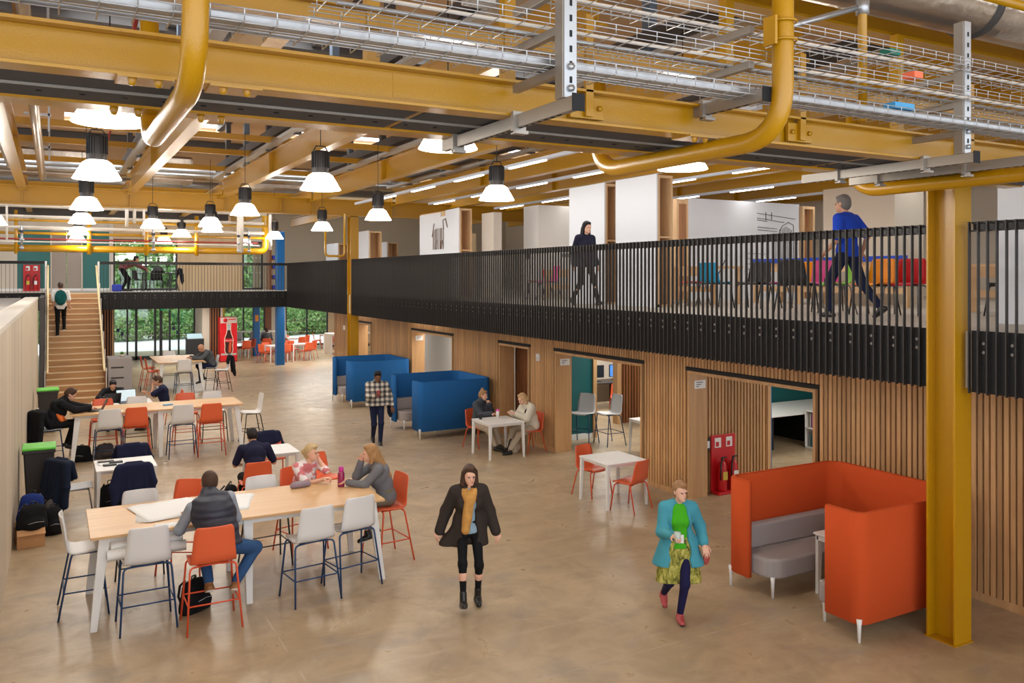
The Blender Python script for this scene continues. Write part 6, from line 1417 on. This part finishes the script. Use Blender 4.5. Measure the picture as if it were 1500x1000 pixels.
# 13 leaning man on landing
person('person in a dark red shirt bending over a table on the upper landing', (2.55,36.1,FT), -HP, 1.76, 'tan', (0,-.1,.90), 1.2, 0, 0, (-.4,0,0), ((-.15,.75,.84),(.15,.8,.84)), eh=((-1,0,.2),(1,0,.2)), feet=((-.1,-.1,.09),(.1,.1,.09)), kn=((0,1,0),(0,1,0)), res=.014,
  top=[dict(m=m_brick, e=.02, sleeve=1., name='shirt', hem=-.08)], trousers=(m_blkt, .95, .008), shoes=(m_boot, .03, None), hair=('dark','short'))
# 14 woman on the mezzanine
person('long-haired person in black walking along the mezzanine behind the fins', (8.85,13.2,FT), PI, 1.67, 'pale', (0,0,.87), .05, 0, 0, (.1,.0,0), ((-.19,.12,.80),(.19,-.10,.80)), feet=((-.07,.32,.1),(.07,-.32,.14)), kn=((0,1,0),(0,1,0)), fpitch=(-.2,.5), fem=True, res=.0115,
  top=[dict(m=clothmat('dark_patterned_top', (34,34,52)), e=.022, sleeve=1., skirt=(.12,.02), name='tunic')], trousers=(m_blkt, .95, .0), shoes=(m_boot, .03, None), hair=('black','long'))
# 15 man in blue shirt
person('man in a royal blue shirt and dark trousers striding along the mezzanine', (9.35,7.65,FT), .12, 1.72, 'tan', (0,0,.90), .06, 0, 0, (.05,.1,0), ((-.26,.16,.88),(.26,-.05,.88)), feet=((-.09,.2,.09),(.09,-.42,.16)), kn=((0,1,0),(0,1,0)), fpitch=(0,.6), res=.0115,
  top=[dict(m=m_bshirt, e=.022, sleeve=.45, hem=-.08, name='shirt')], trousers=(m_dden, .95, .006), shoes=(m_boot, .03, None), hair=('grey','short'))
# 16 woman in padded jacket
person('person with a top bun and dark padded jacket beside the nearer blue booth', (8.28,16.52,0), PI+.45, 1.66, 'pale', (0,-.04,.55), .2, 0, 0, (.1,.25,0), ((.05,.30,1.0),(.12,.42,.79)), eh=((-.5,.1,-1),(.5,0,-1)), feet=((-.1,.5,.08),(.12,.55,.08)), kn=((-.1,.3,1),(.1,.3,1)), fem=True, res=.0105,
  top=[dict(m=m_puff, e=.03, sleeve=1., hem=-.1, name='padded_jacket', collar=.8)], trousers=(m_khaki, .85, .014), shoes=(m_boot, .08, None), hair=('lb','bun'))
# 17 person in cream
def ex17(t, k):
    f = k['f']; npmesh('cross_body_strap', [surf([('c', tuple(f((-.12,.0,.5))), tuple(f((-.1,.12,.4))), .02, .02), ('c', tuple(f((-.1,.13,.4))), tuple(f((.08,.15,.1))), .02, .02)], .009, .02)], m_blkt, t)
person('person in a cream jacket with head bowed at the small table against the slatted wall', (9.10,15.65,0), HP+.05, 1.72, 'pale', (0,-.03,.56), .38, 0, 0, (.35,0,0), ((-.06,.42,.84),(.1,.44,.84)), eh=((-.4,.0,-1),(.4,.0,-1)), feet=((-.1,.62,.08),(.14,.5,.08)), kn=((-.1,.3,1),(.1,.3,1)), fem=True, res=.0105,
  top=[dict(m=m_cream, e=.032, sleeve=1., hem=-.1, name='jacket', collar=.5)], trousers=(m_khaki, .85, .016), shoes=(m_boot, .08, None), hair=('light','bob'), extra=ex17)
# 18 distant person in the café
person('person in a grey top sitting at a café table between the two blue columns', (9.1,41.0,0), -.2, 1.72, 'tan', (0,-.03,.56), .25, 0, 0, (.2,0,0), ((-.2,.42,.80),(.2,.42,.80)), feet=((-.1,.5,.08),(.1,.5,.08)), kn=((-.1,.3,1),(.1,.3,1)), res=.016,
  top=[dict(m=m_gjack, e=.02, sleeve=1., hem=-.08, name='jumper')], trousers=(m_blkt, .95, .006), shoes=(m_boot, .02, None), hair=('brown','short'))
seat('c','orange','orange',(9.1,41.02),-.2,'orange chair under the distant person in the grey top','café chairs beyond the columns')
